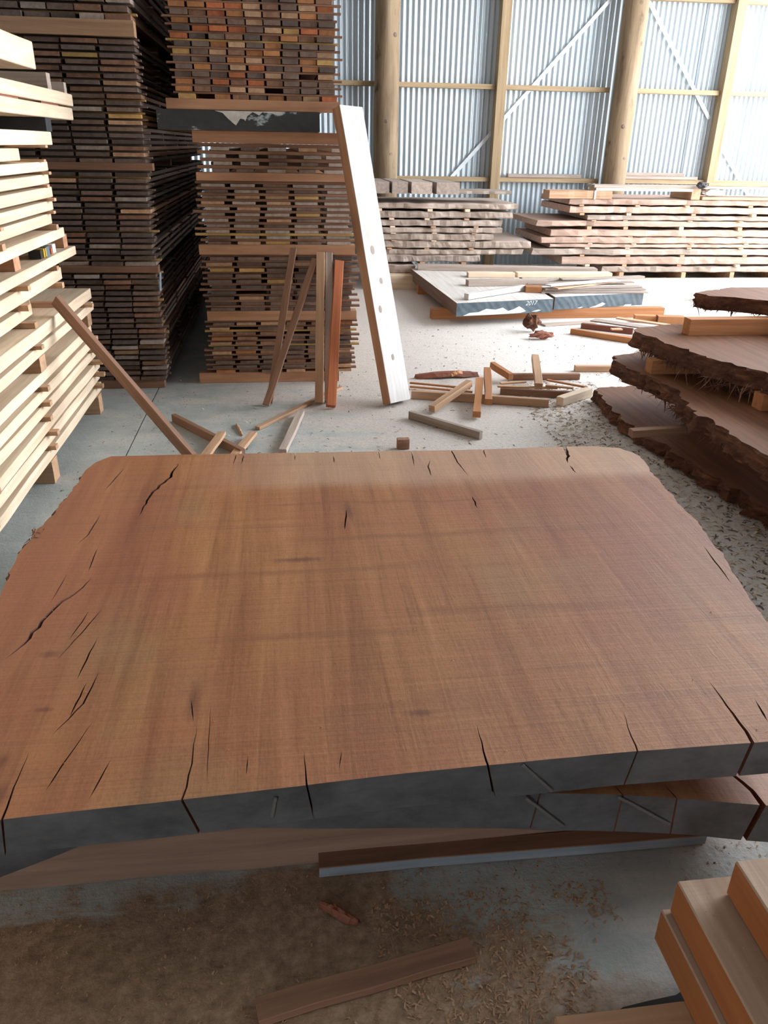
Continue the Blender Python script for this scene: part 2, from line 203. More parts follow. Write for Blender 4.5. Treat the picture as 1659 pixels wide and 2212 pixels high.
def flat(name, c, rough=.6, metal=0): 
    m, t, b = new_mat(name, rough, metal)
    g = noise_n(t, coords(t,(9,9,9)), 1, 4)
    t.links.new(ramp(t, g, [(.3,tuple(x*.85 for x in c)),(.7,c)]), b.inputs['Base Color']); return m
M['strap'] = flat('galvanised_strap', (.80,.86,.9), .3, .2)
M['shell'] = flat('dim_shed_lining', (.30,.30,.29), .8)
M['grey_plastic'] = flat('grey_plastic', (.12,.15,.17)); M['yellow_plastic'] = flat('yellow_plastic', (.7,.45,.05)); M['black_plastic'] = flat('black_plastic', (.02,.02,.02)); M['paper'] = flat('white_paper', (.85,.85,.85)); M['redplastic'] = flat('orange_plastic', (.7,.15,.05))
M['chalk'] = flat('white_crayon', (.72,.78,.8))
M['blue'] = flat('pale_blue_plastic', (.45,.6,.75))
def pole_mat():
    m, t, b = new_mat('round_timber_pole', .85)
    g = noise_n(t, coords(t,(9,9,.9)), 1, 6, .65, .5); k = noise_n(t, coords(t,(5,5,3)), 1, 3)
    col = ramp(t, g, [(.25,(.12,.08,.045)),(.5,(.25,.175,.105)),(.8,(.37,.28,.18))])
    col = mix(t, ramp(t, k, [(.62,(0,0,0)),(.72,(1,1,1))]), col, (.10,.06,.035))
    t.links.new(col, b.inputs['Base Color']); bump(t, b, g, .6, .01); return m
M['pole'] = pole_mat()
# ------------------------------------------------------------ helpers
def mesh(name, v, f, mats, fm=None, smooth=False):
    me = bpy.data.meshes.new(name); me.from_pydata([tuple(p) for p in v], [], f)
    for m in (mats if isinstance(mats,(list,tuple)) else [mats]): me.materials.append(M[m])
    if fm:
        for p, i in zip(me.polygons, fm): p.material_index = i
    if smooth:
        for p in me.polygons: p.use_smooth = True
    me.update(); return me
def link(name, me, parent=None, mw=None):
    o = bpy.data.objects.new(name, me); C.objects.link(o)
    if parent: o.parent = parent
    if mw is not None: o.matrix_local = mw
    return o
def tag(o, label=None, cat=None, group=None, kind=None):
    if label: o['label'] = label
    if cat: o['category'] = cat
    if group: o['group'] = group
    if kind: o['kind'] = kind
    return o
def thing(name, label, cat, loc=(0,0,0), group=None, kind=None):
    o = bpy.data.objects.new(name, None); o.empty_display_size = .1; C.objects.link(o); o.location = loc
    return tag(o, label, cat, group, kind)
# a sawn stick: x in [-w,0], y in [0,L], z in [0,h]; chamfered section, optional wavering
def stick_geo(wd, L, h, nseg=1, jit=0.0, ch=.0018, seed=0, x0=None):
    r = random.Random(seed); ch = min(ch, h*.2, wd*.2)
    xa = -wd if x0 is None else x0; xb = xa + wd
    prof = [(xa+ch,0),(xb-ch,0),(xb,ch),(xb,h-ch),(xb-ch,h),(xa+ch,h),(xa,h-ch),(xa,ch)]
    v = []; f = []
    for s in range(nseg+1):
        y = L*s/nseg
        j = [(r.uniform(-jit,jit), r.uniform(-jit,jit)*.3) for _ in prof]
        j[1] = j[2] = j[3] = j[4] = (j[2][0], j[2][1]); j[5]=j[6]=j[7]=j[0]=(j[6][0],j[6][1])
        for (x,z),(a,b_) in zip(prof,j): v.append((x+a,y,z+(b_ if z>h/2 else 0)))
    for s in range(nseg):
        for k in range(8):
            a = s*8+k; b_ = s*8+(k+1)%8; f.append((a,b_,b_+8,a+8))
    f = [tuple(reversed(q)) for q in f]
    f.append(tuple(range(8))); f.append(tuple(reversed(range(nseg*8,nseg*8+8))))
    return v, f
CACHE = {}
def stick_mesh(name, wd, L, h, mat, nseg=1, jit=0.0, seed=0):
    k = (round(wd,3),round(L,3),round(h,3),mat,nseg,jit,seed)
    if k not in CACHE:
        v,f = stick_geo(wd,L,h,nseg,jit,seed=seed); CACHE[k] = mesh(name,v,f,mat)
    return CACHE[k]
def frame(A, B, u=None):
    A = Vector(A); B = Vector(B); ax = (B-A).normalized()
    if u is None: u = Vector((-ax.y, ax.x, 0))
    u = Vector(u); u = (u - ax*u.dot(ax)).normalized(); z = ax.cross(u)
    m = Matrix((( -u.x, ax.x, z.x, A.x),(-u.y, ax.y, z.y, A.y),(-u.z, ax.z, z.z, A.z),(0,0,0,1)))
    return m, (B-A).length
def stick(name, A, B, wd, h, mat, u=None, parent=None, nseg=2, jit=.002, seed=0, lift=True):
    """stick with bottom edge A-B; width wd runs to the left of A->B (or along u; negative = to the right)"""
    if wd < 0:
        A, B = B, A; wd = -wd
    m, L = frame(A, B, u)
    if lift: m = Matrix.Translation((0,0,.002)) @ m
    return link(name, stick_mesh(name, wd, L, h, mat, nseg, jit, seed), parent, m)
def box(name, x0,x1,y0,y1,z0,z1, mat, parent=None, jit=.0015, along='x', nseg=3, seed=1):
    """board with its grain along x or y"""
    if along == 'x': return stick(name, (x0,y0,z0), (x1,y0,z0), y1-y0, z1-z0, mat, (0,1,0), parent, nseg, jit, seed, False)
    return stick(name, (x1,y0,z0), (x1,y1,z0), x1-x0, z1-z0, mat, (-1,0,0), parent, nseg, jit, seed, False)
# ------------------------------------------------------------ shed shell
def plain_box(x0,x1,y0,y1,z0,z1):
    v = [(x,y,z) for x in (x0,x1) for y in (y0,y1) for z in (z0,z1)]
    return v, [(0,1,3,2),(4,6,7,5),(0,4,5,1),(2,3,7,6),(0,2,6,4),(1,5,7,3)]
fl = thing('floor', None, None, kind='structure')
JX = -.912
for x0,x1 in ((-6.0,JX-.004),(JX+.004,14.0)):
    v,f = plain_box(x0,x1,-4,12.1,-.12,0); link('concrete_slab', mesh('concrete_slab',v,f,'floor'), fl)
v,f = plain_box(JX-.004,JX+.004,-4,12.1,-.12,-.012); link('joint_filler', mesh('joint_filler',v,f,'black'), fl)
def slabwall(name, b): 
    v,f = plain_box(*b); return tag(link(name, mesh(name,v,f,'shell')), kind='structure')
slabwall('ceiling', (-6.1,8.45,-4.1,12.3,6.1,6.2))
slabwall('wall_left', (-6.1,-6,-4,12.1,-.12,6.1))
slabwall('wall_right', (8.3,8.45,-4,2.0,-.12,6.1))
slabwall('trim_1', (8.3,8.45,2.0,12.1,5.8,6.1))
fw = thing('wall_front', None, None, kind='structure')
for b in ((-6.1,-3.2,-4.1,-4,-.12,6.1),(-3.2,-2.1,-4.1,-4,2.0,6.1),(-2.1,1.3,-4.1,-4,-.12,6.1),(1.3,8.45,-4.1,-4,-.12,6.1)):
    v,f = plain_box(*b); link('wall_panel', mesh('wall_panel',v,f,'shell'), fw)
wb = thing('wall_back', None, None, (0,12,0), kind='structure')
P = .0762; per = 8; nr = 11
vv = []; ff = []
for i in range(nr*per+1):
    x = i*P/per; y = .012*math.cos(2*math.pi*i/per)
    for z in (0,6.1): vv.append((x,y,z)); 
    for z in (6.1,0): vv.append((x,y+.002,z))
for i in range(nr*per):
    a = i*4; b_ = a+4
    ff += [(a,b_,b_+1,a+1),(a+2,b_+2,b_+3,a+3)]
tin = mesh('corrugated_sheet', vv, ff, 'tin', smooth=True)
x = -3.2; k = 0
while x < 8.1:
    o = link('corrugated_sheet', tin, wb, Matrix.Translation((x, .012*(k%2), 0))); x += P*10; k += 1
v,f = plain_box(-6,-3.2,.0,.03,0,6.1); link('wall_panel', mesh('wall_panel',v,f,'shell'), wb)
for xs in (-2.0,-.1,3.0,6.27):
    o = box('stud', xs, xs+.13, -.22, -.04, 0, 4.9, 'treated', None, 0)
    o.data = mesh('stud', *stick_geo(.13,6.08,.17,1,0), 'treated'); o.parent = wb
    o.matrix_local = Matrix(((1,0,0,xs+.13),(0,0,-1,-.04),(0,1,0,0),(0,0,0,1)))
for z in (1.16,2.33,3.44):
    for x0,x1 in ((-3.1,-2.01),(-1.86,-.11),(.04,1.33),(1.6,2.99),(3.14,4.63),(4.97,6.26),(6.41,8.2)):
        box('girt', x0, x1, -.14, -.04, z, z+.06, 'treated', wb, .001)
for a,b_ in (((2.40,-.03,1.10),(4.62,-.03,3.50)),((5.02,-.03,3.46),(6.21,-.03,2.02)),((6.42,-.03,1.72),(7.05,-.03,1.0))):
    ax = (Vector(b_)-Vector(a)).normalized(); u = Vector((-ax.z,0,ax.x))
    stick('brace_strap', a, b_, .05, .003, 'strap', u, wb, 1, 0, lift=False)
for (px,r,lab) in ((1.47,.158,'round timber pole left of the middle of the tin wall'),(4.80,.158,'round timber pole with dark knots, right of the long cross brace')):
    v = []; f = []; ns = 20; nz = 26
    for j in range(nz+1):
        z = 6.08*j/nz; rr = r*(1.06-.03*z/5)
        for i in range(ns):
            a = 2*math.pi*i/ns; q = rr*(1+.05*noise.noise((math.cos(a)*2+px,math.sin(a)*2,z*1.3)))
            v.append((q*math.cos(a), q*math.sin(a), z))
    for j in range(nz):
        for i in range(ns): f.append((j*ns+i, j*ns+(i+1)%ns, (j+1)*ns+(i+1)%ns, (j+1)*ns+i))
    f.append(tuple(reversed(range(ns)))); f.append(tuple(range(nz*ns,nz*ns+ns)))
    o = link('timber_pole', mesh('timber_pole',v,f,'pole',smooth=True)); o.location = (px,11.72,0); tag(o, lab, 'pole')
    for kz,ka in ((1.5,-1.2),(1.9,-1.7),(2.9,-1.0),(3.25,-.2)):
        kv = []; kf = []
        for i in range(8):
            a = 2*math.pi*i/8
            for rr_,d in ((.035,0),(.018,.010)): kv.append((rr_*math.cos(a), -d, rr_*math.sin(a)))
        for i in range(8): a=i*2; b_=((i+1)%8)*2; kf.append((a,b_,b_+1,a+1))
        kf.append(tuple(range(1,16,2)))
        kn = link('knot', mesh('knot',kv,kf,'greyb'), o, Matrix.Translation((r*math.cos(ka)*1.0, r*math.sin(ka)*1.0, kz)) @ Matrix.Rotation(ka+math.pi/2,4,'Z'))
# loose boards lying on the lowest rail
for l,a,b_,hh,mt in (('weathered board lying on the bottom rail between the stud and the second pole',3.27,4.36,.05,'greyw'),('lowest of the two weathered boards on the rail right of the second pole',5.0,6.15,.04,'greyw')):
    o = box('rail_board', a,b_,11.85,11.95,1.222,1.222+hh,mt,None,.004,nseg=6,seed=4); tag(o,l,'board')
o = box('rail_board', 4.99,5.93,11.85,11.95,1.264,1.31,'greyw',None,.004,nseg=6,seed=5); tag(o,'uppermost of the two weathered boards on the rail right of the second pole','board')
# ------------------------------------------------------------ packs of boards
def pick(ps, r):
    t = r.random()*sum(p[1] for p in ps)
    for n,wt in ps:
        t -= wt
        if t <= 0: return n
    return ps[-1][0]
def pack(label, x0, x1, y0, L, z0, z1, nrows, ncols, fill, pal, bfrac=.6, seed=0, group=None, sk='brown', skew=.012, miss=0.0, nst=5, over=.03):
    r = random.Random(seed); t = thing('timber_pack', label, 'timber pack', ((x0+x1)/2, y0, z0))
    pitch = (z1-z0)/nrows; bh = pitch*bfrac; sh = pitch-bh; cw = (x1-x0)/ncols
    for i in range(nrows):
        z = i*pitch; sx = r.uniform(-skew,skew); n = ncols
        for c in range(n):
            if c not in (0,n-1) and r.random() < miss: continue
            bw = round(cw*fill*r.choice((1,.97,.93)),3)
            xr = -(x1-x0)/2 + c*cw + (cw-bw)/2 + bw + sx + r.uniform(-.3,.3)*(cw-bw)
            yo = r.choice((-.012,-.006,0,.006,.014))+r.uniform(-.006,.006)
            m = pick(pal, r)
            link('board', stick_mesh('board', bw, L, bh-.001, m, 1, 0), t, Matrix.Translation((xr, yo, z)))
        for q in range(nst):
            yy = ((.09 if group == 'l' else .045) + (L-.25)*q/(nst-1)) if nst>1 else .1
            ov = over*r.uniform(.2,1.6); m = pick(((sk,6),('ochre',2)), r) if q == 0 else sk
            if sh > .003:
                link('sticker', stick_mesh('sticker', .04, round((x1-x0)+2*over,2), sh-.0008, m, 1, 0), t,
                     Matrix(((0,-1,0,(x1-x0)/2+ov),(1,0,0,yy+r.uniform(0,.01)),(0,0,1,z+bh-.0004),(0,0,0,1))))
    return t
def bearer(label, x0,x1,y0,y1,z0,z1,mat='bearer',seed=1, cat='bearer', name='bearer'):
    return tag(box(name, x0,x1,y0,y1,z0+.0005,z1-.0005,mat,None,.002,nseg=6,seed=seed), label, cat)
PEND = []
def bearers(label, x0,x1,z0,z1,ys,mat='bearer',seed=1):
    """the front bearer has its own label; those behind it are hidden twins that carry the pack"""
    o0 = bearer(label, x0,x1,ys[0],ys[0]+.09,z0,z1,mat,seed)
    for y in ys[1:]: PEND.append((o0, box('bearer', x0+.06,x1-.06,y,y+.09,z0+.0005,z1-.0005,mat,None,.002,nseg=2,seed=seed)))
    for p,o in PEND: m = o.matrix_basis.copy(); o.parent = p; o.matrix_basis = p.matrix_basis.inverted() @ m
    PEND.clear()
GREY_ = (('dusk',5),('greyb',4),('greyw',1.2),('ochre',.25))
MIX = (('dusk',3),('orange',3),('red',1.5),('greyb',2.5),('brown',1.5),('tan',1.3),('ochre',.2))
GT = (('greyw',5),('greyb',2),('tan',1.2),('ochre',.6))
BR = (('greyb',5),('brown',3),('tan',1.3),('orange',.7),('dusk',1))
# middle tower
Y0 = 5.69
bearers('pale brown bearer on the floor under the middle tower', -.63,.39,0,.075,(Y0,7.4,9.2))
pack('lowest pack of narrow brown boards in the middle tower', -.53,.50,Y0,4.2,.075,.455,11,6,.86,BR,.6,11,miss=.08)
bearers('lowest long bearer between packs of the middle tower, behind the leaning laths', -.54,.52,.455,.522,(Y0-.01,7.4,9.2),seed=2)
pack('dark brown pack second from the floor in the middle tower', -.53,.50,Y0,4.2,.522,.905,10,5,.86,(('greyb',5),('dusk',3),('ochre',.8),('tan',.7)),.62,12,miss=.05)
bearers('long tan bearer at the height of the leaning lath tops, middle tower', -.56,.51,.905,.972,(Y0-.01,7.4,9.2),seed=3)
pack('grey weathered pack with wide gaps in the middle tower, third from the floor', -.53,.50,Y0,4.2,.972,1.373,11,5,.80,GT,.52,13)
bearers('long tan bearer above the grey weathered pack of the middle tower', -.54,.50,1.373,1.425,(Y0-.01,7.4,9.2),seed=4)
pack('thin pack of only four rows just below the black painted slab', -.48,.49,Y0,4.2,1.425,1.60,4,5,.62,GT,.5,14,miss=.05)
bearers('tan bearer right under the black painted slab', -.545,.47,1.60,1.672,(Y0-.01,7.4,9.2),seed=5)
o = mesh('painted_slab', *stick_geo(1.025,4.0,.115,1,0), ['tan','black'])
for p in o.polygons:
    if abs(p.normal.y) > .9: p.material_index = 1
o = link('painted_slab', o); o.location = (.275,Y0-.06,1.673); tag(o, 'slab with a black painted end jutting out left in the middle tower', 'slab')
bearers('tan bearer lying on top of the black painted slab', -.69,.41,1.79,1.852,(Y0-.02,7.4,9.2),seed=6)
pack('topmost pack with red and orange board ends in the middle tower', -.625,.385,Y0,4.2,1.852,2.80,23,9,.93,MIX,.70,15,miss=.05,sk='brown')
# the pale scuff on the black painted end
def scuff(name, pts, M4, mat, parent, th=.0012):
    n = len(pts); v = [(x,0,z) for x,z in pts]+[(x,-th,z) for x,z in pts]
    f = [tuple(range(n,2*n)), tuple(reversed(range(n)))]+[(i,(i+1)%n,n+(i+1)%n,n+i) for i in range(n)]
    return link(name, mesh(name,v,f,mat), parent, M4)
# left tower
YL = 5.59
LT = (('dusk',5),('greyb',5),('brown',1.5),('greyw',1.0),('ochre',.3),('tan',.35))
bearers('dark bearer on the floor under the left tower', -1.95,-.87,0,.06,(YL,7,8.6),'brown')
pack('lowest pack of grey boards in the left tower, level with the diagonal plank', -1.93,-.84,YL,4.0,.06,.80,20,6,.95,LT,.66,21,nst=6,over=.02,group='l',sk='greyb')
bearers('red brown bearer in the left tower at the height of the near pile shelf', -1.95,-.83,.80,.845,(YL-.01,7,8.6),'brown',3)
pack('second pack of grey boards from the floor in the left tower', -1.93,-.84,YL,4.0,.845,1.43,16,5,.93,LT,.66,22,nst=6,over=.02,group='l',sk='greyb')
bearers('upper red brown bearer in the left tower, level with the grey pack next to it', -1.95,-.80,1.43,1.475,(YL-.01,7,8.6),'brown',4)
pack('third pack of grey boards from the floor in the left tower, dark in the shade', -1.93,-.83,YL,4.0,1.475,2.165,19,5,.93,LT,.66,23,nst=6,over=.02,group='l',sk='greyb')
bearers('broad pale bearer near the top of the left tower with a dark knot', -1.95,-.825,2.165,2.25,(YL-.03,7,8.6),'tan',5)
pack('topmost pack of dark boards in the left tower, above the broad pale bearer', -1.93,-.84,YL,4.0,2.25,2.80,12,7,.95,LT,.72,24,nst=6,over=.02,group='l',sk='greyb')
# ------------------------------------------------------------ pile of fresh boards at the left
def board_row(t, X, z0, z1, yend, wid=.34, n=3, L=4.0, seed=0, wane=0, mat='fresh', jit=.004):
    ox,oy,oz = t.location
    for c in range(n):
        xr = X - c*(wid+.012); ye = yend + (0 if c==0 else rnd.uniform(-.05,.05))
        v,f = stick_geo(wid, L, z1-z0, 10, jit if c==0 else .001, .003, seed*7+c)
        if wane and c==0:
            v = [(x-(wane*max(0,(y-(L-.5))/.5)**2.2 if x>-.02 else 0), y, z) for x,y,z in v]
        link('board', mesh('board',v,f,mat), t, Matrix.Translation((xr-ox, ye-L-oy, z0-oz)))
def cross(t, X, z0, z1, ys, over=.045, mat='tan', wd=.045):
    ox,oy,oz = t.location
    for y in ys:
        L = 1.1; ov = over*rnd.uniform(.5,1.3)
        link('sticker', stick_mesh('sticker', wd, L, z1-z0-.001, mat, 1, 0), t, Matrix(((0,-1,0,X+ov-ox),(1,0,0,y-oy),(0,0,1,z0+.0005-oz),(0,0,0,1))))
XP = -1.2
def pile_pack(label, X, rows, ys, seed, over=.045):
    t = thing('board_pack', label, 'timber pack', (X-.5, 4.0, rows[0][0]))
    prev = None
    for i,(z0,z1,ye,dx,wn_) in enumerate(rows):
        board_row(t, X+dx, z0, z1, ye, seed=seed+i, wane=wn_)
        if prev is not None and z0-prev > .004: cross(t, X, prev, z0, ys, over)
        prev = z1
    return t
rows = []; z = .12
for i in range(6): rows.append((z, z+.052, 5.16-.012*i, rnd.uniform(-.012,.012), 0)); z += .0765
pile_pack('lowest pack of fresh cream boards in the near left pile', XP, rows, (3.0,3.93,5.04), 30)
for y,lab in ((5.0,'floor bearer under the far end of the near left pile'),(3.86,'floor bearer under the near part of the near left pile, by the slab corner')):
    if lab: bearer(lab, -2.25,XP+.0,y,y+.10,0,.12,'tan',int(y*10))
ZT = rows[-1][1]
for y,lab in ((5.02,'square bearer sitting between two packs near the far end of the near left pile'),(3.95,'square bearer in the gap of the near left pile, below the diagonal plank top')):
    bearer(lab, -2.25,XP+.0,y,y+.10,ZT,.63,'tan',int(y*7))
pile_pack('thin pack of two layers behind the top of the diagonal plank', XP, [(.63,.68,5.20,0,0),(.70,.762,5.20,0,0)], (3.0,3.95,5.04), 40)
for y,n in ((3.0,1),(4.3,2),(4.72,3)):
    pass
pile_pack('cream pack with wavy edged boards under the shelf with the tool', XP-.07, [(.79,.845,4.62,0,.14),(.875,.94,4.83,.01,0),(.965,.992,4.80,-.01,.16),(.994,1.043,4.96,.07,0)], (3.0,4.05,4.72), 50)
cr_ = thing('sticker_row', 'row of stickers between the thin pack and the wavy edged pack', 'sticker', (-1.7,4,.762)); cross(cr_, XP-.05,.762,.79,(3.0,4.05,4.6))
for y,lab in ((4.84,'brown square bearer on the shelf of the near left pile, beyond the tool'),(3.92,'brown square bearer on the shelf of the near left pile, at the left frame edge')):
    bearer(lab, -2.25,XP-.03,y,y+.09,1.043,1.112,'bearer',int(y*5))
pile_pack('tall upper pack of cream boards in the near left pile', XP-.02, [(1.112,1.162,4.78,.02,0),(1.19,1.243,4.66,-.01,0),(1.258,1.305,4.69,0,0),(1.322,1.372,4.70,.005,0),(1.388,1.435,4.71,0,0),(1.45,1.495,4.74,-.005,0),(1.508,1.562,4.67,0,.2),(1.575,1.64,4.85,.01,0)], (3.0,3.72,4.64), 60, .03)
bearer('black painted bearer in the near left pile with a pale blue end', -2.25,XP-.01,4.77,4.88,1.64,1.706,'black',3)
def pbeam(label, ye, z0, z1, X=XP, wid=.3, mat='fresh', L=3.2, seed=0):
    v,f = stick_geo(wid, L, z1-z0, 10, .003, .004, seed); o = link('beam', mesh('beam',v,f,mat)); o.location = (X, ye-L, z0); return tag(o, label, 'beam')
pbeam('lower of two long cream beams jutting out over the near left pile', 5.37,1.707,1.772,XP,.5,seed=3)
pbeam('upper of two long cream beams jutting out over the near left pile', 5.41,1.782,1.846,XP,.5,seed=4)
st = thing('sticker_row', 'thin red brown stickers between the two jutting cream beams', 'sticker', (-1.5,5,1.772))
cross(st, XP-.02, 1.772,1.782,(3.0,4.35,5.1),.01,'redb',.35)
bearer('grey brown bearer on the cream beams, nearer the camera', -2.25,XP-.01,4.92,5.0,1.847,1.925,'greyw',7)
bearer('smaller grey brown bearer on the cream beams, farther from the camera', -2.25,XP-.02,5.33,5.39,1.847,1.905,'greyw',8)
o = pbeam('thick cream slab lying topmost on the near left pile', 4.78,1.926,2.05,XP-.02,.9,seed=9)
# cordless tool on the shelf
tl = thing('cordless_tool', 'small grey and yellow tool with a white tag in the near left pile', 'tool', (-1.235,4.42,1.0445))
def tb(n, x0,x1,y0,y1,z0,z1,m): 
    o = box(n, x0,x1,y0,y1,z0,z1,m,None,.0005,'y',1); o.parent = tl; return o
tb('battery', -.05,.02,.0,.07,0,.05,'grey_plastic'); tb('body', -.045,.015,-.09,0,.004,.045,'black_plastic'); tb('stripe', -.05,.022,-.055,-.035,.004,.047,'yellow_plastic'); tb('stripe', -.05,.022,-.02,-.005,.004,.047,'yellow_plastic')
tb('nozzle', -.03,.0,.07,.13,.012,.036,'black_plastic'); tb('tip', -.035,.01,.13,.15,.0,.03,'redplastic'); tb('tag', -.03,.012,.155,.22,.0,.045,'paper')
# ------------------------------------------------------------ back stacks of slabs
def back_stack(label, rows, Y, depth, seed, stx):
    r = random.Random(seed); xm = sum(a[0]+a[1] for a in rows)/len(rows)/2
    t = thing('slab_stack', label, 'timber stack', (xm, Y, 0))
    rows = sorted(rows, key=lambda a:a[2]); prev = 0.0
    for i,(x0,x1,z0,z1) in enumerate(rows):
        z0 = max(z0, prev+.002)
        if z0-prev > .008:
            for q,sx_ in enumerate(stx):
                xx = sx_ + r.uniform(-.10,.10)
                if xx < x0+.02 or xx > x1-.05: xx = min(max(xx,x0+.05),x1-.12)
                link('sticker', stick_mesh('sticker', round(depth-.1,1), .06, z0-prev-.0008, r.choice(('tan','tan','pale')), 1, 0), t,
                     Matrix(((0,1,0,xx-xm),(-1,0,0,r.uniform(-.05,.02)),(0,0,1,prev+.0004),(0,0,0,1))))
        v,f = stick_geo(depth, x1-x0, z1-z0, 40, 0, .010, seed*50+i)
        zz = z1-z0
        v = [((x+.05*noise.noise((y*2.2,i*3,seed))+.02*noise.noise((y*11,i*5+z*9,seed)) if x>-.1 else x), y+(.03*noise.noise((x*4,z*20,i)) if y<.01 or y>x1-x0-.01 else 0), z+(.009*noise.noise((y*6,i*7,seed+z*30)) if x>-.1 else 0)) for x,y,z in v]
        tx = r.uniform(-.3,.3)
        link('slab', mesh('slab', v, f, r.choice(('greys','greys','greyw') if seed==1 else ('pinks','pinks','greys'))), t, Matrix(((0,1,0,x0-xm),(-1,0,0,0),(0,0,1,z0),(0,0,0,1))))
        prev = z1
    return t
back_stack('stack of grey live edge slabs against the tin wall, left of the gap', D['lrows'][1:], 9.95, 1.2, 1, (1.25,1.75,2.3))
back_stack('big stack of pinkish live edge slabs against the tin wall at the right', D['rrows'][2:], 10.3, 1.2, 2, (3.9,4.5,5.3,6.1,6.8))
o = box('slab', 2.13,2.83,10.05,10.6,1.10,1.135,'greyw',None,.01,nseg=10,seed=9); tag(o,'thick grey slab end lying crooked on top of the left back stack','slab'); o.location.z = 1.087
for i,(a,b_) in enumerate(((1.05,1.30),(1.33,1.52),(1.56,1.81),(1.86,2.14))):
    z0 = 1.0885; lab = ('leftmost','second from the left','third from the left','rightmost')[i]
    o = tag(box('grey_beam', a, b_, 9.93-.02*i, 10.9, z0, z0+.13,'greyw',None,.002,'y'), lab+' of the four short grey beam ends on top of the left back stack','beam')
for i,(x0,x1,z0,z1,m,l) in enumerate(((3.39,4.22,1.034,1.13,'tan','wrapped tan beam with a white strap on the right back stack'),(4.0,5.3,1.131,1.165,'pale','thin pale board over the tan beam on the right back stack'),(3.97,6.9,1.167,1.20,'greyw','long grey board topmost of the right back stack'),(5.45,7.1,1.035,1.07,'tan','pinkish board lying on the right half of the right back stack'),(5.5,7.1,1.202,1.235,'tan','pinkish board at the very top of the right back stack, by the right frame edge'))):
    o = tag(box('board', x0,x1,10.28,10.55,z0,z1,m,None,.005,nseg=10,seed=i+3), l, 'board')
bb = box('strap', 3.98,4.0,10.274,10.56,1.03,1.132,'paper',None,0,nseg=1)
so = [o_ for o_ in C.objects if o_.get('label','').startswith('wrapped tan beam')][0]; bm_ = bb.matrix_basis.copy(); bb.parent = so; bb.matrix_basis = so.matrix_basis.inverted() @ bm_
o = box('board', 5.3,5.42,10.3,10.9,1.035,1.165,'tan',None,.002,'y'); tag(o,'brown block holding up the top boards in the middle of the right back stack','block')
# crumpled white bag and dark rag hanging there
def lump(name, loc, s, mat, seed, sub=2, amp=.35):
    import bmesh
    bm = bmesh.new(); bmesh.ops.create_icosphere(bm, subdivisions=sub, radius=1)
    for v in bm.verts:
        d = 1+amp*noise.noise(v.co*1.7+Vector((seed,0,0)))+amp*.5*noise.noise(v.co*4+Vector((0,seed,0)))
        v.co = Vector((v.co.x*s[0]*d, v.co.y*s[1]*d, v.co.z*s[2]*d))
    zmin = min(v.co.z for v in bm.verts)
    for v in bm.verts: v.co.z -= zmin
    me = bpy.data.meshes.new(name); bm.to_mesh(me); bm.free(); me.materials.append(M[mat])
    o = link(name, me); o.location = loc; return o
tag(lump('plastic_bag', (5.62,10.36,1.07), (.17,.09,.045), 'paper', 3, 3), 'crumpled white bag lying on the right back stack', 'bag')
tag(lump('rag', (5.38,10.22,1.167), (.07,.05,.04), 'black_plastic', 5, 3), 'dark rag on the right back stack next to the white bag', 'rag')
tag(box('light_block', 1.10,1.64,9.75,10.0,0,.165,'pale',None,.002,nseg=4), 'pale thick beam on the floor in front of the left back stack','beam')
tag(box('bearer', 4.1,7.0,10.1,10.25,0,.06,'pale',None,.004,nseg=8), 'pale strip on the floor before the right back stack','board')
# ------------------------------------------------------------ dark painted slabs on the floor
def end_slab(name, pts, z0, z1, mats, label, cat='slab'):
    """prism from a plan outline; first edge (p0-p1) is the painted end"""
    n = len(pts); v = [(x,y,z0) for x,y in pts]+[(x,y,z1) for x,y in pts]
    f = [tuple(reversed(range(n))), tuple(range(n,2*n))]+[(i,(i+1)%n,n+(i+1)%n,n+i) for i in range(n)]
    fm = [1,0,2]+[1]*(n-1)
    return tag(link(name, mesh(name,v,f,mats,fm)), label, cat)
def surf_mat(name, dark, light): return wood(name, dark, light, .1)
M['dusty'] = wood('dusty_slab_face', (.50,.46,.42), (.72,.68,.64), .1)
a = end_slab('painted_slab', [(1.67,7.55),(2.71,7.76),(2.76,9.9),(1.58,9.9)], .101, .23, ['dusty','greyb','bluepaint'], 'left floor slab with a blue black painted end and white figures')
b_ = end_slab('painted_slab', [(2.76,7.86),(3.82,8.10),(3.9,9.9),(2.79,9.9)], .101, .23, ['dusty','greyb','bluepaint'], 'right floor slab with a blue grey painted end, under the loose boards')
m0,L0 = frame((1.67,7.55,.101),(2.71,7.76,.101))
FM = Matrix(((m0[0][1],-m0[0][0],0,1.67),(m0[1][1],-m0[1][0],0,7.549),(0,0,1,.101),(0,0,0,1)))
scuff('scuff', [(.07,.004),(.14,.03),(.24,.034),(.32,.062),(.42,.05),(.5,.066),(.56,.03),(.62,.045),(.68,.072),(.72,.05),(.76,.02),(.70,.006),(.4,.002)], FM, 'chalk', a)
scuff('scuff', [(.82,.012),(.9,.03),(.93,.022),(.88,.01)], FM, 'chalk', a)
cv = bpy.data.curves.new('figures','FONT'); cv.body = '2017'; cv.size = .062; cv.extrude = .0006; cv.shear = .35
to = bpy.data.objects.new('figures', cv); C.objects.link(to)
dg = bpy.context.evaluated_depsgraph_get(); me = bpy.data.meshes.new_from_object(to.evaluated_get(dg)); bpy.data.objects.remove(to)
me.materials.clear(); me.materials.append(M['chalk'])
tag(link('figures', me, a, FM @ Matrix.Translation((.745,-.002,.078)) @ Matrix.Rotation(math.pi/2,4,'X')), 'white hand written figures 2017')
m0,L0 = frame((2.76,7.86,.101),(3.82,8.10,.101))
FM2 = Matrix(((m0[0][1],-m0[0][0],0,2.76),(m0[1][1],-m0[1][0],0,7.859),(0,0,1,.101),(0,0,0,1)))
